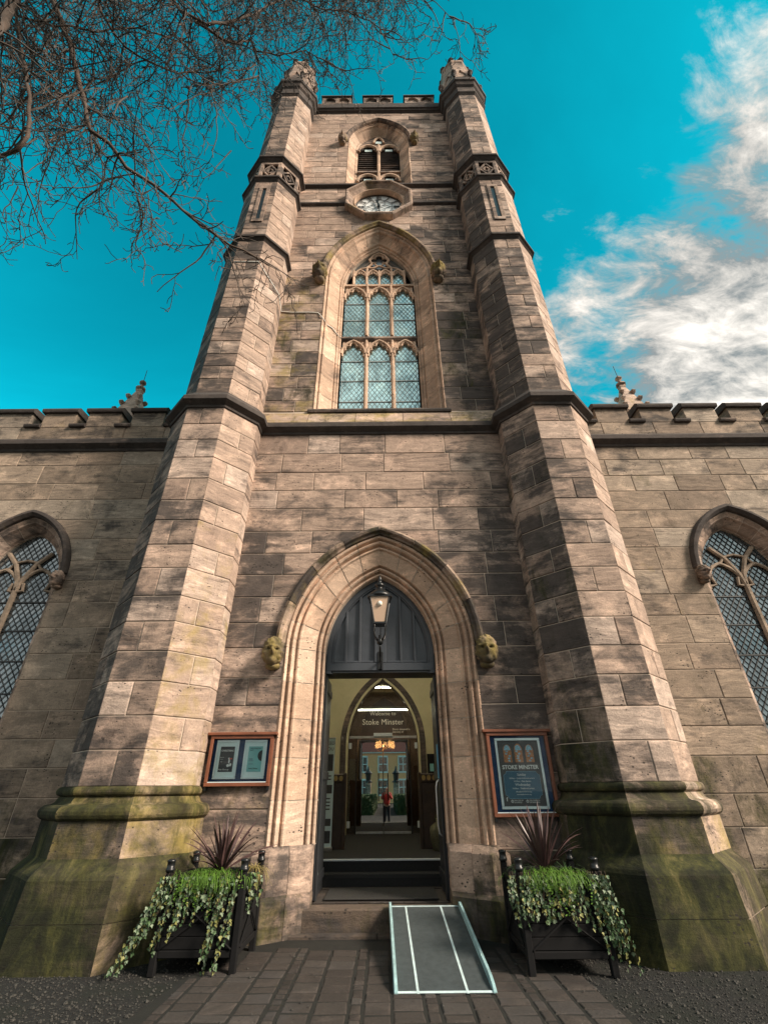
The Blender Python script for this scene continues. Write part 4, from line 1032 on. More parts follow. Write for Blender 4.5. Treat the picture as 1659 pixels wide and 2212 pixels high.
    for dirn in (1, -1):
        for i in range(-60, 60):
            p0 = None; last = None
            n = 80
            for k in range(n + 1):
                z = 2.0 + (top - 2.0) * k / n; x = wcx + i * s + dirn * (z - 2.0) * s / hg
                inside = abs(x - wcx) < wa.hw(z, -.13)
                if inside and p0 is None: p0 = (x, YG - .012, z)
                if (not inside or k == n) and p0 is not None and last is not None:
                    ld.tube([p0, last], .009, 3, caps=False); p0 = None
                last = (x, YG - .012, z) if inside else None
    ld.build('lead_lattice', 'iron', g, kind='stuff')
    for k in range(1, 6):
        z = 2.0 + .6 * k; b = MB(); b.box((wcx - .8, YG - .03, z - .012), (wcx + .8, YG - .01, z + .012)); b.build('saddle_bar', 'iron', g)
    b = MB(); b.rings([[(x, YA + y, z) for y, z in ((-.08, 1.88), (-.08, 1.95), (.42, 2.1), (.42, 1.88))] for x in (wcx - 1.15, wcx + 1.15)], True, True, (.4, .2, .3, .1)); b.build('window_sill', 'stone', g)
    # crocketed pinnacle standing behind the parapet
    px, py = sg * 9.35, 5.2
    p = part_empty('pinnacle', a, (px, py, 0))
    b = MB(); b.box((px - .42, py - .42, 0), (px + .42, py + .42, 11.9), (.5, .1, 0, .1)); b.box((px - .5, py - .5, 11.9), (px + .5, py + .5, 12.1), (.4, .3, 0, 0)); b.build('pinnacle_shaft', 'stone', p)
    b = MB(); b.lathe((px, py, 12.1), [(1.0, 0), (.13, 2.75), (.16, 2.8), (.12, 2.95)], 4, (.8, -.3, 0, .2), math.pi / 4); b.build('spirelet', 'stone', p)
    for k in range(4):
        an = math.pi / 4 + math.pi / 2 * k
        for j in range(6):
            z = 12.35 + j * .42; r = 1.0 - .87 * (z - 12.1) / 2.75
            b = MB(); cx, cy = px + math.cos(an) * (r + .05), py + math.sin(an) * (r + .05)
            b.lathe((cx, cy, z), [(.02, -.11), (.07, -.03), (.11, .04), (.06, .11), (.02, .15)], 6, rnd_st(-.2)); b.build('crocket', 'stone', p)
    b = MB(); b.lathe((px, py, 14.95), [(.08, 0), (.20, .08), (.15, .18), (.07, .24), (.07, .34), (.14, .42), (.09, .52), (.03, .56)], 6, (.4, .0, 0, 0)); b.build('finial', 'stone', p)
    b = MB(); b.tube([(px, py, 15.5), (px - .02, py, 16.1)], .012, 5); b.build('finial_rod', 'iron', p)
    return a
aisle(-1); aisle(1)

# ================================================================== THINGS AT THE DOOR
# ---- lantern on its bracket
def lantern():
    cx, cy = 0.0, -.02
    L = thing('wall_lantern', 'black four sided lantern with frosted panes on a bracket over the church door', 'lantern', (cx, .5, 3.45))
    b = MB(); b.lathe((cx, cy, 4.44), [(.21, 0), (.215, .03), (.16, .09), (.10, .14), (.06, .17), (.05, .20), (.085, .22), (.085, .25), (.04, .28), (.03, .32), (.045, .34), (.02, .40), (.004, .43)], 16); b.build('cap', 'black', L, smooth=True)
    def sq(h, z): return [(cx - h, cy - h, z), (cx + h, cy - h, z), (cx + h, cy + h, z), (cx - h, cy + h, z)]
    T_, B_ = .165, .095; z1, z0 = 4.43, 4.0
    for i in range(4):
        a0, a1 = sq(T_, z1), sq(B_, z0); j = (i + 1) % 4
        b = MB(); b.add([a1[i], a1[j], a0[j], a0[i]], [(0, 1, 2, 3)]); b.build('pane', 'lampglass', L)
        b = MB(); b.tube([a1[i], a0[i]], .013, 5); b.build('corner_bar', 'black', L)
    b = MB(); b.box((cx - .185, cy - .185, z1 - .012), (cx + .185, cy + .185, z1 + .02)); b.build('top_rim', 'black', L)
    b = MB(); b.box((cx - .108, cy - .108, z0 - .03), (cx + .108, cy + .108, z0)); b.build('bottom_rim', 'black', L)
    b = MB(); b.lathe((cx, cy - .14, 4.30), [(.001, -.045), (.03, -.035), (.045, 0), (.03, .035), (.001, .045)], 12); b.build('bulb', 'bulb', L, smooth=True)
    b = MB(); b.lathe((cx, cy, 3.70), [(.02, -.06), (.05, -.04), (.05, .03), (.03, .05), (.02, .1)], 10); b.build('socket', 'black', L, smooth=True)
    for i in range(4):
        an = math.pi / 4 + i * math.pi / 2; dx, dy = math.cos(an), math.sin(an)
        b = MB(); b.tube([(cx + dx * r, cy + dy * r, z) for r, z in ((.04, 3.70), (.10, 3.76), (.135, 3.85), (.12, 3.93), (.13, 3.975))], .011, 5); b.build('cradle_arm', 'black', L, smooth=True)
    b = MB(); b.tube([(cx, cy, 3.68), (cx, cy + .02, 3.58), (cx, cy + .18, 3.50), (cx, .45, 3.50), (cx, .495, 3.52)], .018, 8); b.build('bracket', 'black', L, smooth=True)
    b = MB(); b.bbox((cx - .045, .475, 3.36), (cx + .045, .497, 3.66), .006); b.build('wall_plate', 'black', L)
    b = MB(); b.tube([(cx, .48, 3.36), (cx + .01, .42, 3.40), (cx, .2, 3.49)], .009, 6); b.build('brace', 'black', L, smooth=True)
lantern()
# ---- noticeboards
def frame4(nm, x0, x1, z0, z1, wd, y0, y1, m, par, e=.004):
    for a, b_ in (((x0, y0, z0), (x1, y1, z0 + wd)), ((x0, y0, z1 - wd), (x1, y1, z1)), ((x0, y0, z0 + wd + .001), (x0 + wd, y1, z1 - wd - .001)), ((x1 - wd, y0, z0 + wd + .001), (x1, y1, z1 - wd - .001))):
        b = MB(); b.bbox(a, b_, e); b.build(nm, m, par)
def flat(nm, x0, x1, z0, z1, y, m, par, t=.003):
    b = MB(); b.box((x0, y, z0), (x1, y + t, z1)); return b.build(nm, m, par)
def board_case(x0, x1, z0, z1, label):
    B = thing('noticeboard', label, 'noticeboard', ((x0 + x1) / 2, 0, z0))
    frame4('wooden_frame', x0, x1, z0, z1, .045, -.09, -.012, 'wood_red', B)
    b = MB(); b.bbox((x0 - .05, -.115, z1 + .001), (x1 + .05, -.012, z1 + .04), .006); b.build('cornice_strip', 'wood_red', B)
    flat('felt_back', x0 + .044, x1 - .044, z0 + .044, z1 - .044, -.03, 'felt', B, .015)
    flat('lower_bead', x0 + .046, x1 - .046, z0 + .047, z0 + .058, -.085, 'silver', B, .02)
    flat('front_glass', x0 + .044, x1 - .044, z0 + .044, z1 - .044, -.078, 'board_glass', B, .004)
    for x in (x0 + .02, x1 - .02):
        b = MB(); b.box((x - .015, -.07, z0 - .05), (x + .015, -.012, z0)); b.build('bracket', 'black', B)
    return B
B = board_case(-2.49, -1.57, 1.66, 2.31, 'low wide noticeboard holding two framed posters, left of the church door')
for i, (px0, px1) in enumerate(((-2.40, -2.07), (-1.99, -1.66))):
    frame4('poster_frame', px0, px1, 1.75, 2.25, .028, -.052, -.031, 'silver', B)
    flat('poster_mount', px0 + .027, px1 - .027, 1.777, 2.223, -.036, 'paper', B)
    flat('poster', px0 + .065, px1 - .06, 1.84, 2.165, -.040, 'ink' if i == 0 else 'teal_paper', B)
text_mesh('CHRISTMAS', 'poster_text', 'white', B, (-2.232, -.0425, 2.10), .034, bold=.0006)
for (s, x, z, sz) in (('Dec 12', -2.30, 2.02, .016), ('7.30 pm', -2.30, 1.995, .014), ('free', -2.30, 1.965, .014), ('Matt Glossop', -2.255, 1.862, .027)):
    text_mesh(s, 'poster_text', 'white', B, (x, -.0425, z), sz)
b = MB()
for (cx, cz, rx, rz) in ((-2.20, 1.92, .022, .018), (-2.165, 1.93, .015, .02), (-2.19, 1.975, .010, .03), (-2.195, 2.01, .012, .012)): b.prism([(cx + rx * math.cos(R(30 * i)), cz + rz * math.sin(R(30 * i))) for i in range(12)], -.0425, -.041)
b.build('poster_figure', 'white', B)
flat('poster_figure', -2.19, -2.15, 2.0, 2.015, -.0428, 'red_print', B, .001)
text_mesh('THE LONDON', 'poster_text', 'ink', B, (-1.905, -.0425, 2.13), .024, align='LEFT'); text_mesh('EAST', 'poster_text', 'ink', B, (-1.905, -.0425, 2.105), .024, align='LEFT')
text_mesh('Stoke Minster', 'poster_text', 'ink', B, (-1.83, -.0425, 1.875), .023)
b = MB(); b.prism([(-1.722 + .062 * math.cos(R(90 + 15 * i)), 2.045 + .07 * math.sin(R(90 + 15 * i))) for i in range(13)], -.0425, -.041); b.build('poster_figure', 'ink', B)
for z in (2.005, 1.99, 1.975, 1.935): flat('poster_text', -1.905, -1.84 if z < 1.98 else -1.85, z, z + .006, -.0422, 'panel_blue', B, .001)
B = board_case(1.56, 2.46, 1.27, 2.32, 'tall noticeboard with one dark service-times poster, right of the church door')
frame4('poster_frame', 1.68, 2.34, 1.36, 2.245, .034, -.056, -.031, 'silver', B)
flat('poster', 1.713, 2.307, 1.393, 2.212, -.040, 'ink_grey', B)
for k, cx in enumerate((1.85, 2.01, 2.17)):
    A = Arch(.058, 2.09, .07 + (.015 if k == 1 else 0), 1.93, cx)
    pts = [A.pt(i / 6, 0) for i in range(25)]
    b = MB(); b.prism(pts, -.0425, -.041); b.build('stained_glass_print', 'orange_print', B)
    for q in range(7):
        zz = 1.945 + q * .03; xx = cx + random.uniform(-.03, .03)
        b = MB(); b.prism([(xx - .02, zz), (xx + .012, zz - .008), (xx + .02, zz + .012), (xx - .008, zz + .018)], -.0432, -.0428); b.build('stained_glass_print', 'cyan_print', B)
    b = MB(); b.prism([(cx - .05, 2.085), (cx + .05, 2.085), (cx + .03, 2.14), (cx, 2.155), (cx - .03, 2.14)], -.0435, -.0428); b.build('stained_glass_print', 'cyan_print', B)
text_mesh('STOKE MINSTER', 'poster_heading', 'white', B, (2.01, -.0425, 1.845), .071, bold=.0015)
pan = [(1.80, 1.81), (1.80, 1.815), (2.22, 1.815), (2.235, 1.785), (2.265, 1.77), (2.265, 1.53), (2.235, 1.515), (2.22, 1.485), (1.80, 1.485), (1.785, 1.515), (1.755, 1.53), (1.755, 1.77), (1.785, 1.785)]
b = MB(); b.prism(pan[1:], -.0425, -.041); b.build('times_panel', 'panel_blue', B)
b = MB(); b.tube([(x, -.0435, z) for x, z in pan[1:] + [pan[1]]], .0022, 4); b.build('panel_outline', 'cyan_print', B)
for (s, z, sz) in (('Sunday', 1.762, .044), ('8:00am - Quiet traditional service', 1.722, .026), ('10:30am - Main Service', 1.685, .026), ('Wednesday', 1.638, .044), ('10:30am - Traditional service', 1.598, .026), ('office@stokeminster.org', 1.56, .022), ('www.stokeminster.org', 1.527, .022)):
    text_mesh(s, 'poster_text', 'white', B, (2.01, -.0445, z), sz)
text_mesh('f', 'poster_symbol', 'white', B, (1.765, -.0425, 1.455), .07, bold=.001)
text_mesh('DIOCESE OF', 'poster_text', 'white', B, (1.86, -.0425, 1.455), .023, align='LEFT'); text_mesh('LICHFIELD', 'poster_text', 'white', B, (1.86, -.0425, 1.432), .023, align='LEFT')
text_mesh('THE CHURCH', 'poster_text', 'white', B, (2.07, -.0425, 1.455), .023, align='LEFT'); text_mesh('OF ENGLAND', 'poster_text', 'white', B, (2.07, -.0425, 1.432), .023, align='LEFT')
for cx in (1.835, 2.045):
    b = MB(); b.tube([(cx + .016 * math.cos(R(30 * i)), -.0435, 1.452 + .016 * math.sin(R(30 * i))) for i in range(13)], .003, 4); b.box((cx - .002, -.045, 1.435), (cx + .002, -.042, 1.475)); b.box((cx - .012, -.045, 1.455), (cx + .012, -.042, 1.459)); b.build('church_emblem', 'white', B)
# ---- door mat, ramp
b = MB(); b.bbox((-.80, .62, .2985), (.80, 1.46, .312), .004); tag(b.build('doormat', 'mat'), 'black ribbed doormat on the threshold inside the church door', 'doormat')
def ramp():
    Rr = thing('access_ramp', 'grey wheelchair ramp with pale raised edges resting on the door step', 'ramp', (.56, -.8, 0))
    y0, y1, z0, z1 = -1.80, .20, .012, .300
    # bottom edge slightly askew, as laid down by hand
    def P(u, v, dz): # u across 0..1, v along 0..1 (0 bottom)
        xl = .135 + (.10 - .135) * v; xr = 1.075 + (1.04 - 1.075) * v
        return (xl + (xr - xl) * u, y0 + (y1 - y0) * v, z0 + (z1 - z0) * v + dz)
    def strip(nm, u0, u1, d0, d1, m, v0=0.0, v1=1.0):
        b = MB(); b.rings([[P(u0, v, d0), P(u1, v, d0), P(u1, v, d1), P(u0, v, d1)] for v in (v0, v1)], True, True); return b.build(nm, m, Rr)
    strip('deck', .03, .97, -.008, .012, 'ramp')
    for u0, u1 in ((.0, .045), (.955, 1.0)):
        b = MB()
        ring = lambda v, h: [P(u0, v, -.008), P(u1, v, -.008), P(u1 - .008, v, h), P(u0 + .008, v, h)]
        b.rings([ring(0, .02), ring(.03, .05), ring(.08, .068), ring(.95, .070), ring(.985, .055), ring(1.0, .02)], True, True); b.build('raised_edge', 'ramp_edge', Rr)
    for u in (.235, .715): strip('safety_line', u - .012, u + .012, .0125, .0150, 'ramp_line', .0, .985)
    strip('safety_line', .046, .954, .0125, .0155, 'ramp_line', .97, .985)
    b = MB(); b.rings([[P(u, .018, -.01), P(u, 0, -.012), P(u, 0, .010), P(u, .018, .0165)] for u in (.02, .98)], True, True); b.build('toe_strip', 'ramp_line', Rr)
ramp()
# ---- things standing in the porch
def banner():
    Bn = thing('pull_up_banner', 'tall pale pull-up banner stand just inside the left door leaf', 'banner', (-1.2, 3.4, .6))
    flat('banner_sheet', -1.75, -1.0, .66, 2.56, 3.40, 'paper', Bn, .004)
    b = MB(); b.bbox((-1.77, 3.34, .60), (-.98, 3.46, .66), .008); b.build('banner_base', 'steel', Bn)
    b = MB(); b.bbox((-1.76, 3.385, 2.56), (-.99, 3.415, 2.585), .004); b.build('top_rail', 'steel', Bn)
    for z0, z1 in ((1.95, 2.26), (1.55, 1.70), (1.0, 1.12), (.72, .92)): flat('printed_photo', -1.22, -1.03, z0, z1, 3.395, 'ink_grey', Bn, .002)
    text_mesh('NEED', 'lettering', 'ink', Bn, (-1.12, 3.396, 2.44), .09); text_mesh('YOU', 'lettering', 'ink', Bn, (-1.12, 3.396, 2.33), .09)
    for z in (1.85, 1.79, 1.45, 1.39, 1.33, 1.27): flat('text_line', -1.22, -1.06, z, z + .02, 3.395, 'ink', Bn, .002)
banner()
for sg in (-1, 1):
    S = thing('wooden_screen', 'dark carved wooden screen in the porch, ' + ('beside the pull-up banner' if sg < 0 else 'beside the leaflet rack'), 'screen', (sg * .95, 3.7, .6))
    xs = sorted((sg * .80, sg * 1.16))
    b = MB(); b.bbox((xs[0], 3.66, .60), (xs[1], 3.74, 1.74), .01); b.build('panel', 'wood_dark', S)
    b = MB(); b.bbox((xs[0] - .02, 3.62, 1.74), (xs[1] + .02, 3.78, 1.90), .012); b.build('top_rail', 'wood_dark', S)
    for k in range(3):
        cx = xs[0] + .07 + k * .11; b = MB(); b.prism([(cx + .04 * math.cos(R(30 * i)), 1.82 + .05 * math.sin(R(30 * i))) for i in range(12)], 3.605, 3.622); b.build('carved_roundel', 'brass', S)
    b = MB(); xx = sg * .79; b.bbox((xx - .03, 3.6, .60), (xx + .03, 3.80, 1.92), .01); b.build('post', 'wood_dark', S)
Lr = thing('leaflet_rack', 'dark leaflet rack on the right inside the porch', 'rack', (1.3, 4.2, .6))
b = MB(); b.box((1.02, 4.2, .60), (1.7, 4.35, 2.3)); b.build('rack_board', 'black_wood', Lr)
for z in (1.1, 1.5, 1.9):
    b = MB(); b.bbox((1.03, 4.10, z), (1.68, 4.2, z + .05), .006); b.build('ledge', 'black_wood', Lr)
    for k in range(2):
        flat('leaflet', 1.06 + k * .14 + random.uniform(0, .02), 1.15 + k * .14, z + .05, z + .2, 4.17, random.choice(['paper', 'ink_grey', 'teal_paper']), Lr)
Sk = thing('hessian_sack', 'slumped hessian sack on the porch floor at the right', 'sack', (1.14, 3.35, .6))
b = MB(); rs = []
for i in range(9):
    t_ = i / 8; r = .17 * (.85 + .35 * math.sin(math.pi * min(1, t_ * 1.15))) * (1 if t_ < .85 else .55)
    rs.append([(1.13 + r * math.cos(2 * math.pi * j / 14) * (1 + .12 * math.sin(3 * j + i)), 3.3 + r * .8 * math.sin(2 * math.pi * j / 14), .60 + .52 * t_) for j in range(14)])
b.rings(rs, True, True); b.build('sack_body', 'hessian', Sk, smooth=True)
b = MB(); b.tube([(1.02, 3.3, 1.08), (1.06, 3.28, 1.17), (1.16, 3.28, 1.19), (1.24, 3.3, 1.10)], .014, 5); b.build('sack_handle', 'hessian', Sk, smooth=True)
Tl = thing('strip_light', 'glowing fluorescent strip light behind the glass above the inner doors', 'light', (0, 9.0, 4.1))
b = MB(); b.bbox((-1.25, 8.97, 3.93), (1.25, 9.05, 4.0), .006); b.build('housing', 'nosing', Tl)
b = MB(); b.tube([(-1.22, 9.0, 3.90), (1.22, 9.0, 3.90)], .022, 8); b.build('tube', 'tube', Tl)
for x in (-.9, .9):
    b = MB(); b.tube([(x, 9.01, 4.0), (x, 9.01, 4.72)], .01, 5); b.build('hanger', 'black', Tl)
T2 = thing('strip_light', 'added unseen strip light on the porch ceiling, brightening the porch', 'light', (0, 3.6, 4.95))  # added out of view to brighten the porch interior
b = MB(); b.bbox((-.75, 3.56, 4.99), (.75, 3.66, 5.09), .006); b.build('housing', 'nosing', T2)
b = MB(); b.tube([(-.72, 3.61, 4.95), (.72, 3.61, 4.95)], .03, 8); b.build('tube', 'porch_fill_tube', T2)
# chandelier glow seen through the doors
Ch = thing('chandelier', 'small amber chandelier hanging beyond the glass doors', 'chandelier', (0.05, 9.8, 3.0))
b = MB(); b.tube([(.05, 9.8, 4.7), (.05, 9.8, 2.9)], .012, 5); b.build('rod', 'black', Ch)
b = MB(); b.lathe((.05, 9.8, 2.75), [(.02, 0), (.06, .03), (.05, .12), (.02, .16)], 8); b.build('hub', 'brass', Ch)
for k in range(5):
    an = 2 * math.pi * k / 5 + .3; b = MB(); b.tube([(.05 + r * math.cos(an), 9.8 + r * math.sin(an), z) for r, z in ((.04, 2.80), (.16, 2.71), (.26, 2.74), (.28, 2.81))], .012, 5); b.build('arm', 'brass', Ch)
    b = MB(); b.lathe((.05 + .28 * math.cos(an), 9.8 + .28 * math.sin(an), 2.81), [(.045, 0), (.07, .08), (.05, .18), (.005, .24)], 8); b.build('lamp', 'candle', Ch)
# ---- cable clipped to the wall beside the great window
b = MB(); yw = YU - .018
c8 = (-TX, TY)
def oct_pt(a, ang): return (c8[0] + math.sin(R(ang)) * a, c8[1] - math.cos(R(ang)) * a)
aU = A_UP + .012
q = [(-TX - .30, TY - aU, 13.35), (-TX + .33, TY - aU, 13.35), (-TX + .58, TY - aU + .24, 13.02), (-TX + aU, TY - .33, 12.7), (-TX + aU, yw, 12.55), (-2.3, yw, 12.5), (-1.85, yw, 12.5), (-1.62, yw, 12.48), (-1.52, yw - .02, 12.3), (-1.42, YU + .05, 12.2), (-1.36, YU + .1, 12.12), (-1.25, YU + .2, 12.14), (-1.15, YU + .30, 12.05), (-1.04, YU + .42, 12.02)]
b.tube(q, .016, 6); tag(b.build('cable', 'cable', smooth=True), 'thin white cable clipped across the turret to the great window', 'cable')
# ================================================================== GROUND
def sheet(name, poly, z, m, parent=None):
    b = MB(); b.add([(x, y, z) for x, y in poly], [tuple(range(len(poly)))], (.5, 0, .1, 0)); return tag(b.build(name, m, parent, origin=(0, 0, z)), kind='structure')
def ground_mat():
    m, t, b, o = mat('mossy tarmac')
    pos = t.new('ShaderNodeNewGeometry').outputs['Position']
    vo = t.new('ShaderNodeTexVoronoi', i_Vector=pos, i_Scale=75.0)
    n = t.noise(pos, 1.6, 8, .65, .3)
    sp = t.new('ShaderNodeSeparateColor', i_0=vo.outputs['Color'])
    c = t.ramp(sp.outputs[0], [(0, (.0025, .0025, .0022)), (.6, (.0068, .0064, .0056)), (.93, (.018, .016, .014)), (1, (.09, .085, .07))])
    c = t.mix(t.smooth(n, .45, .68), c, (.005, .007, .003))
    t.set(b.inputs['Base Color'], c); b.inputs['Roughness'].default_value = .95
    bn = t.new('ShaderNodeBump', i_Strength=.9, i_Distance=.012, i_Height=t.math('SUBTRACT', 1.0, vo.outputs['Distance'])); t.l.new(bn.outputs[0], b.inputs['Normal'])
    return m
M['ground'] = ground_mat()
M['sand'] = simple('mossy joint sand', (.007, .007, .005), .95, var=.5, scale=9, bump=.5)
M['pebble'] = simple('gravel chip', (.045, .042, .037), .9, var=.95, scale=60, bump=0)
sheet('ground', [(-400, -400), (400, -400), (400, 400), (-400, 400)], 0.0, 'ground')
# flared path of concrete setts
def edge(y): return 1.50 + (-.25 - y) * .36 if y > -1.5 else 1.95 + (-1.5 - y) * .12
pv = sheet('paved_path', [(-edge(-.2) - .1, .05), (edge(-.2) + .1, .05), (edge(-1.5), -1.5), (edge(-12), -12), (-edge(-12), -12), (-edge(-1.5), -1.5)], .016, 'sand')
cols = []; x = -2.7
pat = [.27, .235, .29, .12, .265, .305, .265, .12, .275, .30, .12, .25, .28, .13]
i = 0
while x < 2.7: cols.append((x, x + pat[i % len(pat)])); x += pat[i % len(pat)]; i += 1
proto = {}
for x0, x1 in cols:
    y = -.30 - random.uniform(0, .2)
    while y > -4.2:
        ln = random.choice((.16, .2, .24, .27)) if x1 - x0 > .2 else random.choice((.12, .14, .2))
        yy = y - ln; xm = (x0 + x1) / 2
        if abs(xm) < edge((y + yy) / 2) - .05:
            key = (round(x1 - x0, 3), ln, random.randint(0, 2))
            if key not in proto:
                wq, e = key[0] - .024, .012; b = MB(); j = lambda: random.uniform(-.004, .004)
                base = [(-wq / 2, -(ln - .024) / 2), (wq / 2, -(ln - .024) / 2), (wq / 2, (ln - .024) / 2), (-wq / 2, (ln - .024) / 2)]
                base = [(a + j(), c_ + j()) for a, c_ in base]
                ins = [(a * (1 - 2 * e / wq), c_ * (1 - 2 * e / ln)) for a, c_ in base]
                st = (random.random() * .9, random.uniform(-.5, .1), random.uniform(-.1, .25), -.3)
                b.rings([[(a, c_, -.01) for a, c_ in base], [(a, c_, .018) for a, c_ in base], [(a, c_, .027 + j() * .5) for a, c_ in ins]], True, True, st)
                o = b.build('paver', 'paver', pv, origin=(0, 0, 0)); proto[key] = o; o.location = Vector((xm, (y + yy) / 2, -.004 + .0)) - WL[pv.name] + Vector((0, 0, 0))
            else:
                o = proto[key].copy(); col.objects.link(o); o.location = Vector((xm, (y + yy) / 2, -.004 + random.uniform(-.005, .004))) - WL[pv.name]
            o.rotation_euler = (random.uniform(-.02, .02), random.uniform(-.02, .02), random.uniform(-.035, .035))
        y = yy
# loose chippings and leaf litter
b = MB()
for _ in range(9000):
    x = random.uniform(-4.2, 4.2); y = random.uniform(-3.6, -.25)
    if abs(x) < edge(y) + .02 and random.random() < .985: continue
    s = random.uniform(.004, .011) * (1 + 1.2 * (random.random() ** 6)); z = .003 if abs(x) > edge(y) else .028
    an = random.uniform(0, 6.28); p = [(x + s * random.uniform(.7, 1.2) * math.cos(an + R(72 * k)), y + s * random.uniform(.7, 1.2) * math.sin(an + R(72 * k))) for k in range(5)]
    b.rings([[(q[0], q[1], z) for q in p], [(x + (q[0] - x) * .7, y + (q[1] - y) * .7, z + s * random.uniform(.5, .9)) for q in p]], True, True)
tag(b.build('gravel_chippings', 'pebble', kind='stuff'), 'loose pale chippings scattered on the dark ground beside the path', 'gravel')

# ================================================================== PLANTERS
def leaf_mesh(kind):
    if kind == 'ivy':
        pts = [(0, 0), (.34, .10), (.50, .38), (.30, .42), (.22, .62), (0, 1.0), (-.22, .62), (-.30, .42), (-.50, .38), (-.34, .10)]
        me = bpy.data.meshes.new('leaf'); vs = [(x, y, -.10 * abs(x) - .12 * y * y) for x, y in pts] + [(0, .42, .03)]
        me.from_pydata(vs, [], [(i, (i + 1) % 10, 10) for i in range(10)])
    return me
LEAF = []
for k in ('ivy_a', 'ivy_b', 'ivy_c'):
    me = leaf_mesh('ivy'); me.materials.append(M[k]); LEAF.append(me)
from mathutils import Euler
def planter(cx, yf, sg, w=.82, d=.80):
    side = 'left' if sg < 0 else 'right'
    x0, x1, y0, y1 = cx - w / 2, cx + w / 2, yf, yf + d
    P = thing('planter', 'square black timber planter with capped corner posts, standing %s of the doorway' % side, 'planter', (cx, yf + d / 2, 0), 'planters beside the doorway')
    H = .80
    for x in (x0, x1):
        for y in (y0, y1):
            b = MB(); b.bbox((x - .035, y - .035, 0), (x + .035, y + .035, .845), .008); b.build('corner_post', 'black_wood', P)
            b = MB(); b.lathe((x, y, .845), [(.045, 0), (.050, .015), (.05, .03), (.042, .035), (.042, .085), (.047, .09), (.047, .105), (.03, .115)], 12); b.build('post_cap', 'black', P, smooth=True)
    for (ax, ay, bx, by) in ((x0, y0, x1, y0), (x0, y1, x1, y1), (x0, y0, x0, y1), (x1, y0, x1, y1)):
        hx, hy = (.036, -.012) if ay == by else (-.012, .036)
        lo = (min(ax, bx) + hx, min(ay, by) + hy); hi = (max(ax, bx) - hx, max(ay, by) - hy)
        for z0, z1, nm in ((.14, .20, 'bottom_rail'), (.72, .79, 'top_rail')):
            b = MB(); b.bbox((lo[0] - (0 if ay == by else .012), lo[1] - (.012 if ay == by else 0), z0), (hi[0] + (0 if ay == by else .012), hi[1] + (.012 if ay == by else 0), z1), .006); b.build(nm, 'black_wood', P)
        n = 5
        for k in range(n):
            z0 = .205 + k * .103
            b = MB(); b.bbox((lo[0], lo[1], z0), (hi[0], hi[1], z0 + .098), .004); b.build('board', 'black_wood', P)
        # thin crossed braces
        off = -.034
        if ay == by:
            yy = ay + (off if ay == y0 else -off)
            for u, v in ((lo[0], hi[0]), (hi[0], lo[0])):
                b = MB(); b.tube([(u, yy, .21), (v, yy, .70)], .011, 5); b.build('brace', 'black_wood', P)
        else:
            xx = ax + (off if ax == x0 else -off)
            for u, v in ((lo[1], hi[1]), (hi[1], lo[1])):
                b = MB(); b.tube([(xx, u, .21), (xx, v, .70)], .011, 5); b.build('brace', 'black_wood', P)
    b = MB(); b.box((x0 + .03, y0 + .03, .15), (x1 - .03, y1 - .03, .735)); b.build('soil', 'soil', P)
    # ---- cordyline
    C = thing('cordyline_plant', 'spiky purple cordyline growing in the %s planter' % side, 'plant', (cx + .06, yf + d * .5, .74))
    bx, by = cx + (.04 if sg < 0 else -.02), yf + d * .52
    b = MB(); b.lathe((bx, by, .72), [(.045, 0), (.04, .10), (.02, .2)], 8); b.build('stem', 'stem', C)
    nb = 38
    for k in range(nb):
        an = 2.4 * k + random.uniform(-.3, .3); el = R(random.uniform(28, 88)) if k > 7 else R(random.uniform(72, 89)); L = random.uniform(.42, .72)
        wd = random.uniform(.016, .024); b = MB(); rs = []
        dirh = Vector((math.cos(an), math.sin(an), 0)); sideV = Vector((-math.sin(an), math.cos(an), 0)); p = Vector((bx, by, .80)) + dirh * .02
        e = el; n = 7
        for i in range(n + 1):
            t_ = i / n; ww = wd * (math.sin(math.pi * min(1, .25 + t_ * .75)) ** .7) + .001
            nrm = sideV.cross(dirh * math.cos(e) + Vector((0, 0, math.sin(e))))
            rs.append([p - sideV * ww + nrm * ww * .5, p, p + sideV * ww + nrm * ww * .5])
            p = p + (dirh * math.cos(e) + Vector((0, 0, math.sin(e)))) * (L / n); e -= R(random.uniform(1, 4) + (8 * t_ if el < R(50) else 1.5 * t_))
        b.rings(rs, False, False); b.build('leaf', 'cordyline', C)
    # ---- bright creeper mound spilling over the front
    b = MB(); b2 = MB()
    def blades(mb, x, y, z, n, lmin, lmax, hang, wd=.0035):
        for _ in range(n):
            an = random.uniform(-2.6, -.54) if hang else random.uniform(0, 6.28)
            L = random.uniform(lmin, lmax); p = Vector((x + random.uniform(-.03, .03), y + random.uniform(-.03, .03), z)); e = R(random.uniform(10, 60)); rs = []
            dh = Vector((math.cos(an), math.sin(an), 0)); sv = Vector((-math.sin(an), math.cos(an), 0)); m_ = 5
            for i in range(m_ + 1):
                ww = wd * (1 - i / m_ * .8); rs.append([p - sv * ww, p + sv * ww]); p = p + (dh * math.cos(e) + Vector((0, 0, math.sin(e)))) * L / m_; e -= R(random.uniform(15, 42))
            mb.rings(rs, False, False)
    mc = cx + (.02 if sg < 0 else -.04)
    for _ in range(300):
        blades(b, random.gauss(mc, .15), yf + random.uniform(-.02, .16), .78 + random.uniform(-.02, .04), 3, .10, .26, True)
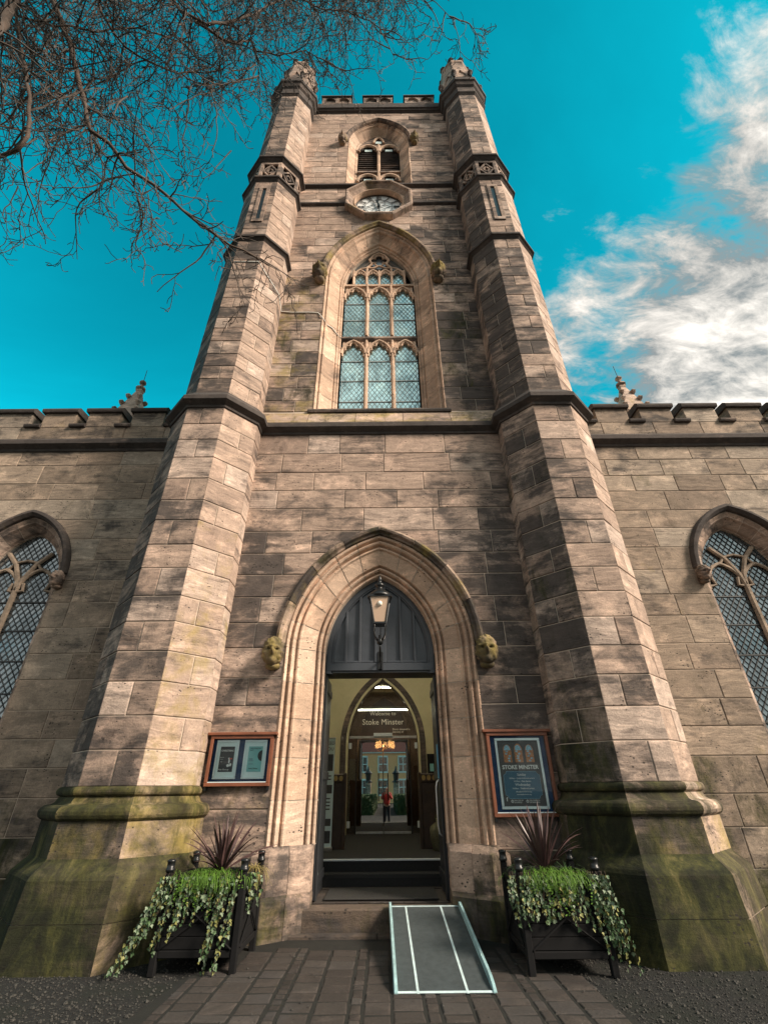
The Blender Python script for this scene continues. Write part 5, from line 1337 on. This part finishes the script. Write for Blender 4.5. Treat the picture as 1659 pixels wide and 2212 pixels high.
    # trailing strands of the creeper with tiny leaves
    for _ in range(30):
        x = random.gauss(mc, .17); y = yf - .05 - random.uniform(0, .05); L = random.uniform(.08, .34) * random.uniform(.5, 1); z = .80
        n = int(L / .02)
        for i in range(n):
            z -= .02; x += random.uniform(-.006, .006)
            for s_ in (-1, 1):
                if random.random() < .3: continue
                q = Vector((x + random.uniform(-.012, .012), y + random.uniform(-.015, .01), z + random.uniform(-.01, .01))); k_ = random.uniform(.5, 1.3); tl = random.uniform(-.014, .010); dy = random.uniform(-.02, .006)
                b.add([q, q + Vector((s_ * .012 * k_, dy * .5, .005 * k_ + tl * .4)), q + Vector((s_ * .024 * k_, dy, tl)), q + Vector((s_ * .010 * k_, dy * .4, -.008 * k_ + tl * .5))], [(0, 1, 2, 3)])
    tag(b.build('creeper', 'moss', kind='stuff'), 'bright green creeper spilling over the front of the %s planter' % side, 'plant')
    # ---- ivy trailing from the rim
    I = thing('ivy_plant', 'variegated ivy trailing down the front and corners of the %s planter' % side, 'plant', (cx, yf, .0))
    if sg < 0: strands = [(x0 + .08, -.55, .95, 10), (x0 + .20, -.28, .66, 9), (x1 - .12, -.14, .88, 10), (x1 - .24, -.02, .50, 7), (x1 + .06, .05, .42, 5), (x0 + .30, -.15, .45, 8), (cx, -.05, .30, 7), (x1 + .05, .0, .36, 6)]
    else: strands = [(x0 - .02, -.05, .52, 9), (x0 + .18, .0, .40, 7), (x1 - .16, .05, .40, 7), (x1 - .06, .10, .62, 10), (x1 - .02, .14, .84, 9), (cx, .02, .40, 8), (x0 + .05, -.08, .45, 7), (x1 - .3, .1, .5, 7)]
    count = 0; rest = {0: MB(), 1: MB(), 2: MB()}; stm = MB()
    for (sxx, lean, L, width) in strands:
        for s_ in range(width):
            x = sxx + random.uniform(-.10, .10); y = yf + random.uniform(-.07, .0) + (.25 if (sxx > x1 and sg < 0) else 0); z = .84; ll = L * random.uniform(.55, 1.08); n = int(ll / .032); path = [(x, y + .06, z - .04), (x, y, z)]
            for i in range(n):
                t_ = i / max(1, n)
                z -= .030; x += lean * .030 * (.5 + t_) + random.uniform(-.008, .008); y += random.uniform(-.012, .006) * (1 if t_ < .7 else .3); y = max(y, yf - .22)
                if z < .03: break
                path.append((x, y, z))
                for _ in range(1 if random.random() < .75 else 2):
                    sc_ = random.uniform(.026, .048); kk = random.choices((0, 1, 2), (.5, .38, .12) if t_ < .6 else (.50, .26, .24))[0]
                    eu = Euler((R(random.uniform(-125, -60)), R(random.uniform(-40, 40)), R(random.uniform(-70, 70)))); lo = Vector((x + random.uniform(-.02, .02), y - random.uniform(0, .03), z))
                    if count < 290 and random.random() < .62:
                        o = bpy.data.objects.new('leaf', LEAF[kk]); o.parent = I; o.location = lo - WL[I.name]; o.rotation_euler = eu; o.scale = (sc_,) * 3; col.objects.link(o); count += 1
                    else:
                        mm = eu.to_matrix(); me = LEAF[kk]; rest[kk].add([lo + mm @ (v.co * sc_) for v in me.vertices], [tuple(p.vertices) for p in me.polygons])
            if len(path) > 2: stm.tube(path, .003, 3, caps=False)
    for kk, r in rest.items(): r.build('small_leaves', ('ivy_a', 'ivy_b', 'ivy_c')[kk], I, kind='stuff')
    stm.build('stems', 'stem', I, kind='stuff')
    # ---- upright sedge at the back corners
    G = MB()
    gx, gy = (x1 - .05, y1 - .05) if sg < 0 else (x1 - .10, y1 - .12)
    blades(G, gx, gy, .74, 60, .2, .42, False, .003)
    blades(G, gx + (.05 if sg < 0 else -.6), gy - .25, .78, 120, .12, .30, False, .004)
    tag(G.build('sedge', 'straw' if sg < 0 else 'ivy_a', kind='stuff'), 'tuft of %s at the back of the %s planter' % ('straw coloured sedge' if sg < 0 else 'dark green sedge', side), 'plant')
planter(-1.905, -1.20, -1)
planter(1.92, -1.34, 1)

# ================================================================== TREE overhead, trunk out of the picture to the left
def ray(u, v, d):
    """point at horizontal distance d in front of the camera seen at (u, v) of a 1659 x 2212 picture"""
    q = _Rm @ Vector((u - 829.5, 1106 - v, -F_PX)); return CAM + q * (d / q.y)
tree = thing('bare_tree', 'leafless tree with drooping twiggy branches hanging over the top left of the scene', 'tree', (-5.6, -9.2, 0))
rt = random.Random(21)
b = MB(); tp = [(-5.6, -9.2, 0), (-5.55, -9.15, .5), (-5.5, -9.0, 3), (-5.2, -8.7, 6), (-4.9, -8.2, 9), (-4.2, -7.4, 11.8), (-3.6, -6.6, 13.6), (-3.45, -6.5, 14.6), (-3.5, -6.6, 15.8), (-3.3, -6.5, 17.0)]
b.tube(tp, [.42, .36, .32, .29, .25, .20, .14, .09, .05, .02], 14); b.build('trunk', 'bark', tree, smooth=True)
limbs = []      # each: list of 3-D points, start radius, end radius
def px_limb(pts, d0, d1, r0, r1, start=None):
    n = len(pts); P3 = [ray(u, v, d0 + (d1 - d0) * i / (n - 1)) for i, (u, v) in enumerate(pts)]
    if start is not None: P3 = [Vector(start)] + P3
    limbs.append((P3, r0, r1))
T6, T5, T4 = tp[6], tp[5], tp[4]
px_limb([(95, -60), (118, 10), (150, 85), (170, 165), (195, 280), (235, 310), (275, 360), (300, 380), (360, 420), (430, 485), (495, 530), (560, 560)], 2.5, 4.9, .115, .018, T6)
px_limb([(200, -60), (220, 30), (250, 75), (295, 120), (350, 145), (385, 160), (440, 150), (480, 190)], 2.6, 4.2, .06, .012, T6)
px_limb([(330, -50), (400, 30), (450, 55), (500, 45), (540, 35), (575, 15), (640, -15)], 2.7, 3.3, .06, .02, T6)
px_limb([(420, 45), (450, 65), (480, 85), (505, 95), (540, 85), (555, 110), (600, 120), (660, 110), (720, 140)], 3.2, 4.2, .035, .008, None)
px_limb([(-60, 100), (0, 62), (20, 25), (35, -10), (60, -60)], 2.0, 2.3, .07, .07, T5)
px_limb([(-60, 350), (0, 335), (40, 325), (62, 290), (65, 200), (45, 100), (30, 0)], 3.2, 2.7, .03, .03, None)
px_limb([(560, -60), (640, -10), (700, 20), (760, 25), (820, 60), (850, 120)], 2.9, 4.1, .04, .008, T6)
px_limb([(700, -80), (800, -40), (880, -20), (940, 5), (975, 40)], 2.6, 3.1, .03, .006, T6)
px_limb([(-80, 60), (20, 30), (120, 55), (210, 70), (300, 60), (390, 90), (430, 130)], 2.4, 3.6, .03, .010, None)
px_limb([(-80, -100), (150, -60), (350, -90), (560, -70), (760, -100)], 2.1, 2.4, .06, .03, T6)
px_limb([(195, 280), (200, 300), (230, 340), (280, 375), (300, 430), (310, 460)], 4.0, 4.4, .018, .006, None)
px_limb([(300, 375), (270, 380), (235, 385), (210, 410), (190, 440)], 4.3, 4.4, .014, .005, None)
for P3, r0, r1 in limbs:
    # resample with a little wander
    pts = []
    for i in range(len(P3) - 1):
        k = max(1, int((P3[i + 1] - P3[i]).length / .22))
        for j in range(k): pts.append(P3[i].lerp(P3[i + 1], j / k) + Vector((rt.gauss(0, .012), rt.gauss(0, .012), rt.gauss(0, .012))))
    pts.append(P3[-1]); n = len(pts)
    b = MB(); b.tube(pts, [r0 + (r1 - r0) * (i / (n - 1)) ** .8 for i in range(n)], 7); b.build('limb', 'bark', tree, smooth=True)
tw = MB()
def grow(p, d, L, r, lvl, droop):
    """a crooked drooping twig with side spurs"""
    seg = (.15, .11, .07, .05)[lvl]
    n = max(2, int(L / seg)); pts = [p.copy()]; rr = [r]; d = d.normalized(); kids = []
    bend = Vector((rt.gauss(0, .05), rt.gauss(0, .05), 0))
    for i in range(n):
        kink = (.13, .22, .34, .4)[lvl]
        d = (d + bend + Vector((rt.gauss(0, kink), rt.gauss(0, kink), rt.gauss(0, kink) - droop))).normalized()
        p = p + d * seg * rt.uniform(.7, 1.3); pts.append(p.copy()); rr.append(max(.0066, r * (1 - .6 * (i + 1) / n)))
        if lvl < 2 and rt.random() < (.46, .62)[lvl]: kids.append((p.copy(), d.copy(), rr[-1]))
        elif lvl == 2 and rt.random() < .12: kids.append((p.copy(), d.copy(), rr[-1]))
    tw.tube(pts, rr, 5 if lvl == 0 else 3, caps=False)
    for q, dd, r2 in kids:
        a = Vector((rt.gauss(0, 1), rt.gauss(0, 1), rt.gauss(0, .7))); a = (a - dd * a.dot(dd)).normalized()
        L2 = (rt.uniform(.35, 1.15), rt.uniform(.08, .30), rt.uniform(.05, .10))[lvl]
        grow(q, dd * .7 + a * .8, L2, max(.0066, r2 * .70), lvl + 1, (.07, .03, .0)[lvl] + .02)
for P3, r0, r1 in limbs:
    for i in range(1, len(P3) - 1) if len(P3) > 3 else range(len(P3) - 1):
        sgm = P3[i + 1] - P3[i]; k = max(1, int(sgm.length / .19))
        for j in range(k):
            if rt.random() < .15: continue
            p = P3[i].lerp(P3[i + 1], (j + rt.random()) / k)
            a = Vector((rt.gauss(.25, .8), rt.gauss(.15, .8), rt.gauss(-.45, .6)))
            grow(p, a + sgm.normalized() * .6, rt.uniform(.6, 1.9), .016, 0, .06)
    grow(P3[-1], P3[-1] - P3[-2], rt.uniform(.5, 1.0), min(r1, .014), 0, .04)
# long pendulous twigs across the left and towards the turret
for _ in range(180):
    u = rt.uniform(-80, 560); v = rt.uniform(-120, 330 - .25 * max(0, u))
    p = ray(u, v, rt.uniform(3.2, 4.8)); grow(p, Vector((rt.gauss(.12, .3), rt.gauss(0, .3), -1)), rt.uniform(1.0, 2.6), .016, 0, .09)
for _ in range(210):
    u = rt.uniform(480, 890); v = rt.uniform(-130, 60 - .1 * (u - 480))
    p = ray(u, v, rt.uniform(3.4, 4.6)); grow(p, Vector((rt.gauss(.05, .3), rt.gauss(.1, .3), -1)), rt.uniform(.9, 2.6) * (1 - .45 * (u - 480) / 410), .0125, 0, .10)
for u in (-20, 10, 40, 80, 130, 200, 260, 320, 380, 440, 500): grow(ray(u, rt.uniform(290, 430), 4.6), Vector((rt.gauss(.2, .3), 0, -1)), rt.uniform(.8, 1.6), .014, 0, .05)
for u in (560, 590, 620, 650, 680, 715): grow(ray(u, rt.uniform(-20, 140), 4.5), Vector((rt.gauss(.05, .2), .1, -1)), rt.uniform(1.2, 2.2), .011, 0, .11)
p = ray(885, -40, 3.4); grow(p, Vector((.05, .1, -1)), 2.6, .009, 1, .14); grow(ray(1140, -30, 3.0), Vector((0, 0, -1)), .36, .007, 2, .1)
tw.build('twigs', 'twig', tree, kind='stuff')

# ================================================================== ACROSS THE CHURCHYARD, behind the camera (mirrored in the glass doors)
YH = -56.0
H = thing('terraced_house', 'cream rendered house with red roof across the road, mirrored in the glass doors', 'house', (0, YH, 0))
b = MB(); b.box((-16, YH - 8, 0), (16, YH, 6.6)); b.build('wall', 'render_wall', H)
b = MB(); b.rings([[(x, YH + .4, 6.5), (x, YH - 4, 10.6), (x, YH - 8.4, 6.5)] for x in (-16.4, 16.4)], True, True); b.build('roof', 'roof', H)
b = MB(); b.box((-16.2, YH, 6.35), (16.2, YH + .3, 6.5)); b.build('gutter', 'white', H)
for xw in (-13, -9.6, -6.4, -3.4, -.4, 2.6, 5.6, 9, 12.5):
    for z0, z1 in ((1.0, 2.9), (3.9, 5.9)):
        wn = part_empty('window', H, (xw, YH, z0))
        b = MB()
        for a0, a1, q0, q1 in ((-.75, .75, z0 - .12, z0 + .06), (-.75, .75, z1 - .08, z1 + .12), (-.75, -.62, z0, z1), (.62, .75, z0, z1), (-.62, .62, (z0 + z1) / 2 - .05, (z0 + z1) / 2 + .05), (-.04, .04, z0, z1)): b.box((xw + a0, YH - .02, q0), (xw + a1, YH + .08, q1))
        b.build('frame', 'white', wn)
        b = MB(); b.box((xw - .62, YH - .05, z0), (xw + .62, YH + .02, z1)); b.build('pane', 'aisle_glass', wn)
for sg in (-1, 1):
    hx = -1.75 if sg < 0 else 1.7
    Hd = MB(); rs = []
    for i in range(40):
        y = -19 - i * .42; wv = .75 + .12 * math.sin(i * 1.7); hh = 1.15 + .12 * math.sin(i * 2.3 + sg)
        rs.append([(hx - wv, y, 0), (hx - wv * 1.05, y, hh * .6), (hx - wv * .7, y, hh), (hx + wv * .6, y, hh * 1.02), (hx + wv * 1.03, y, hh * .55), (hx + wv, y, 0)])
    Hd.rings(rs, True, True)
    for _ in range(2600):
        yl = random.uniform(-19, -35.4); side_ = random.random(); zz = random.uniform(0, 1.25); xx = hx + random.uniform(-.8, .8) if zz > 1.0 else hx + random.choice((-1, 1)) * .82
        c0 = Vector((xx, yl, zz)); d0 = Vector((random.gauss(0, 1), random.gauss(0, 1), random.gauss(0, 1))).normalized() * .10; d1 = Vector((random.gauss(0, 1), random.gauss(0, 1), random.gauss(0, 1))).normalized() * .08
        Hd.add([c0 - d0, c0 - d1, c0 + d0, c0 + d1], [(0, 1, 2, 3)])
    for _ in range(500):
        c0 = Vector((hx + random.uniform(-.8, .8), -18.98 + random.uniform(-.05, .12), random.uniform(0, 1.3))); d0 = Vector((random.gauss(0, 1), .3, random.gauss(0, 1))).normalized() * .09; d1 = Vector((random.gauss(0, 1), .3, random.gauss(0, 1))).normalized() * .07
        Hd.add([c0 - d0, c0 - d1, c0 + d0, c0 + d1], [(0, 1, 2, 3)])
    tag(Hd.build('hedge', 'hedge'), 'clipped green hedge along the churchyard path, %s side behind the camera' % ('right' if sg > 0 else 'left'), 'hedge')
    gp = thing('gate_pier', 'churchyard gate pier topped by a dark lantern, mirrored on the %s of the glass doors' % ('right' if sg > 0 else 'left'), 'gate pier', (-1.9 if sg < 0 else 1.15, -36.5, 0))
    gx_ = -1.9 if sg < 0 else 1.15
    b = MB(); b.bbox((gx_ - .3, -36.8, 0), (gx_ + .3, -36.2, 2.3), .05); b.build('pier', 'stone', gp)
    b = MB(); b.lathe((gx_, -36.5, 2.3), [(.42, 0), (.42, .12), (.26, .25), (.32, .8), (.45, .9), (.15, 1.2), (.05, 1.6)], 8); b.build('lantern', 'black', gp)
# ---- the photographer, seen only as a reflection
def skin_mesh(name, pts, edges, m, parent, sub=2):
    me = bpy.data.meshes.new(name); me.from_pydata([p for p, r in pts], edges, [])
    o = bpy.data.objects.new(name + '_src', me); col.objects.link(o)
    sm = o.modifiers.new('skin', 'SKIN')
    sl = me.skin_vertices[0] if me.skin_vertices else None
    if sl is None:
        bm = bmesh.new(); bm.from_mesh(me); bm.verts.layers.skin.verify(); bm.to_mesh(me); bm.free(); sl = me.skin_vertices[0]
    for v, (p, r) in zip(sl.data, pts): v.radius = (r, r)
    sl.data[0].use_root = True
    ss = o.modifiers.new('sub', 'SUBSURF'); ss.levels = sub; ss.render_levels = sub
    dg = bpy.context.evaluated_depsgraph_get(); m2 = bpy.data.meshes.new_from_object(o.evaluated_get(dg)); bpy.data.objects.remove(o)
    m2.materials.clear(); m2.materials.append(M[m]); m2.polygons.foreach_set('use_smooth', [True] * len(m2.polygons))
    base = WL[parent.name]
    q = bpy.data.objects.new(name, m2); WL[q.name] = Vector((0, 0, 0)); q.parent = parent; q.location = -base; col.objects.link(q); return q
px_, py_ = .10, -8.12
PN = thing('person', 'person in red jacket and dark trousers with raised hands, mirrored in glass doors', 'person', (px_, py_, 0))
def pp_(x, y, z): return (px_ + x, py_ + y, z)
body = [(pp_(0, 0, .95), .13), (pp_(0, 0, 1.2), .12), (pp_(0, 0, 1.42), .12), (pp_(0, .01, 1.52), .055), (pp_(0, .03, 1.60), .075), (pp_(0, .03, 1.68), .085), (pp_(0, .02, 1.75), .05),
        (pp_(.18, 0, 1.42), .06), (pp_(.24, .1, 1.2), .045), (pp_(.12, .34, 1.42), .035), (pp_(.07, .42, 1.48), .03), (pp_(-.18, 0, 1.42), .06), (pp_(-.24, .1, 1.2), .045), (pp_(-.12, .34, 1.42), .035), (pp_(-.07, .42, 1.48), .03),
        (pp_(.09, 0, .88), .09), (pp_(.10, .02, .5), .06), (pp_(.10, 0, .1), .045), (pp_(.11, .12, .05), .04), (pp_(-.09, 0, .88), .09), (pp_(-.10, .02, .5), .06), (pp_(-.10, 0, .1), .045), (pp_(-.11, .12, .05), .04)]
be = [(0, 1), (1, 2), (2, 3), (3, 4), (4, 5), (5, 6), (2, 7), (7, 8), (8, 9), (9, 10), (2, 11), (11, 12), (12, 13), (13, 14), (0, 15), (15, 16), (16, 17), (17, 18), (0, 19), (19, 20), (20, 21), (21, 22)]
for sg in (-1, 1):
    k0 = 10 if sg > 0 else 14
    for f in range(5):
        fx = sg * .07 + (-.03 + .015 * f) ; L = (.05, .075, .08, .075, .055)[f]
        body.append((pp_(fx, .45, 1.50 + (.01 if f else -.01)), .009)); body.append((pp_(fx - sg * .01, .46, 1.50 + L), .008)); body.append((pp_(fx - sg * .015, .45, 1.50 + L * 1.3), .007))
        n = len(body); be += [(k0, n - 3), (n - 3, n - 2), (n - 2, n - 1)]
skin_mesh('body', body, be, 'skin', PN)
jk = [(pp_(0, 0, .86), .19), (pp_(0, 0, 1.1), .175), (pp_(0, 0, 1.38), .165), (pp_(0, 0, 1.49), .085), (pp_(.2, 0, 1.42), .085), (pp_(.27, .1, 1.18), .07), (pp_(.13, .32, 1.40), .052), (pp_(-.2, 0, 1.42), .085), (pp_(-.27, .1, 1.18), .07), (pp_(-.13, .32, 1.40), .052)]
skin_mesh('jacket', jk, [(0, 1), (1, 2), (2, 3), (2, 4), (4, 5), (5, 6), (2, 7), (7, 8), (8, 9)], 'jacket', PN)
tr = [(pp_(0, 0, .92), .15), (pp_(.10, 0, .82), .105), (pp_(.11, .02, .5), .08), (pp_(.11, 0, .08), .065), (pp_(-.10, 0, .82), .105), (pp_(-.11, .02, .5), .08), (pp_(-.11, 0, .08), .065)]
skin_mesh('trousers', tr, [(0, 1), (1, 2), (2, 3), (0, 4), (4, 5), (5, 6)], 'trousers', PN)
hr = [(pp_(0, -.02, 1.74), .08), (pp_(0, -.05, 1.66), .085), (pp_(0, -.06, 1.58), .06)]
skin_mesh('hair', hr, [(0, 1), (1, 2)], 'hair', PN)
flush_stones()
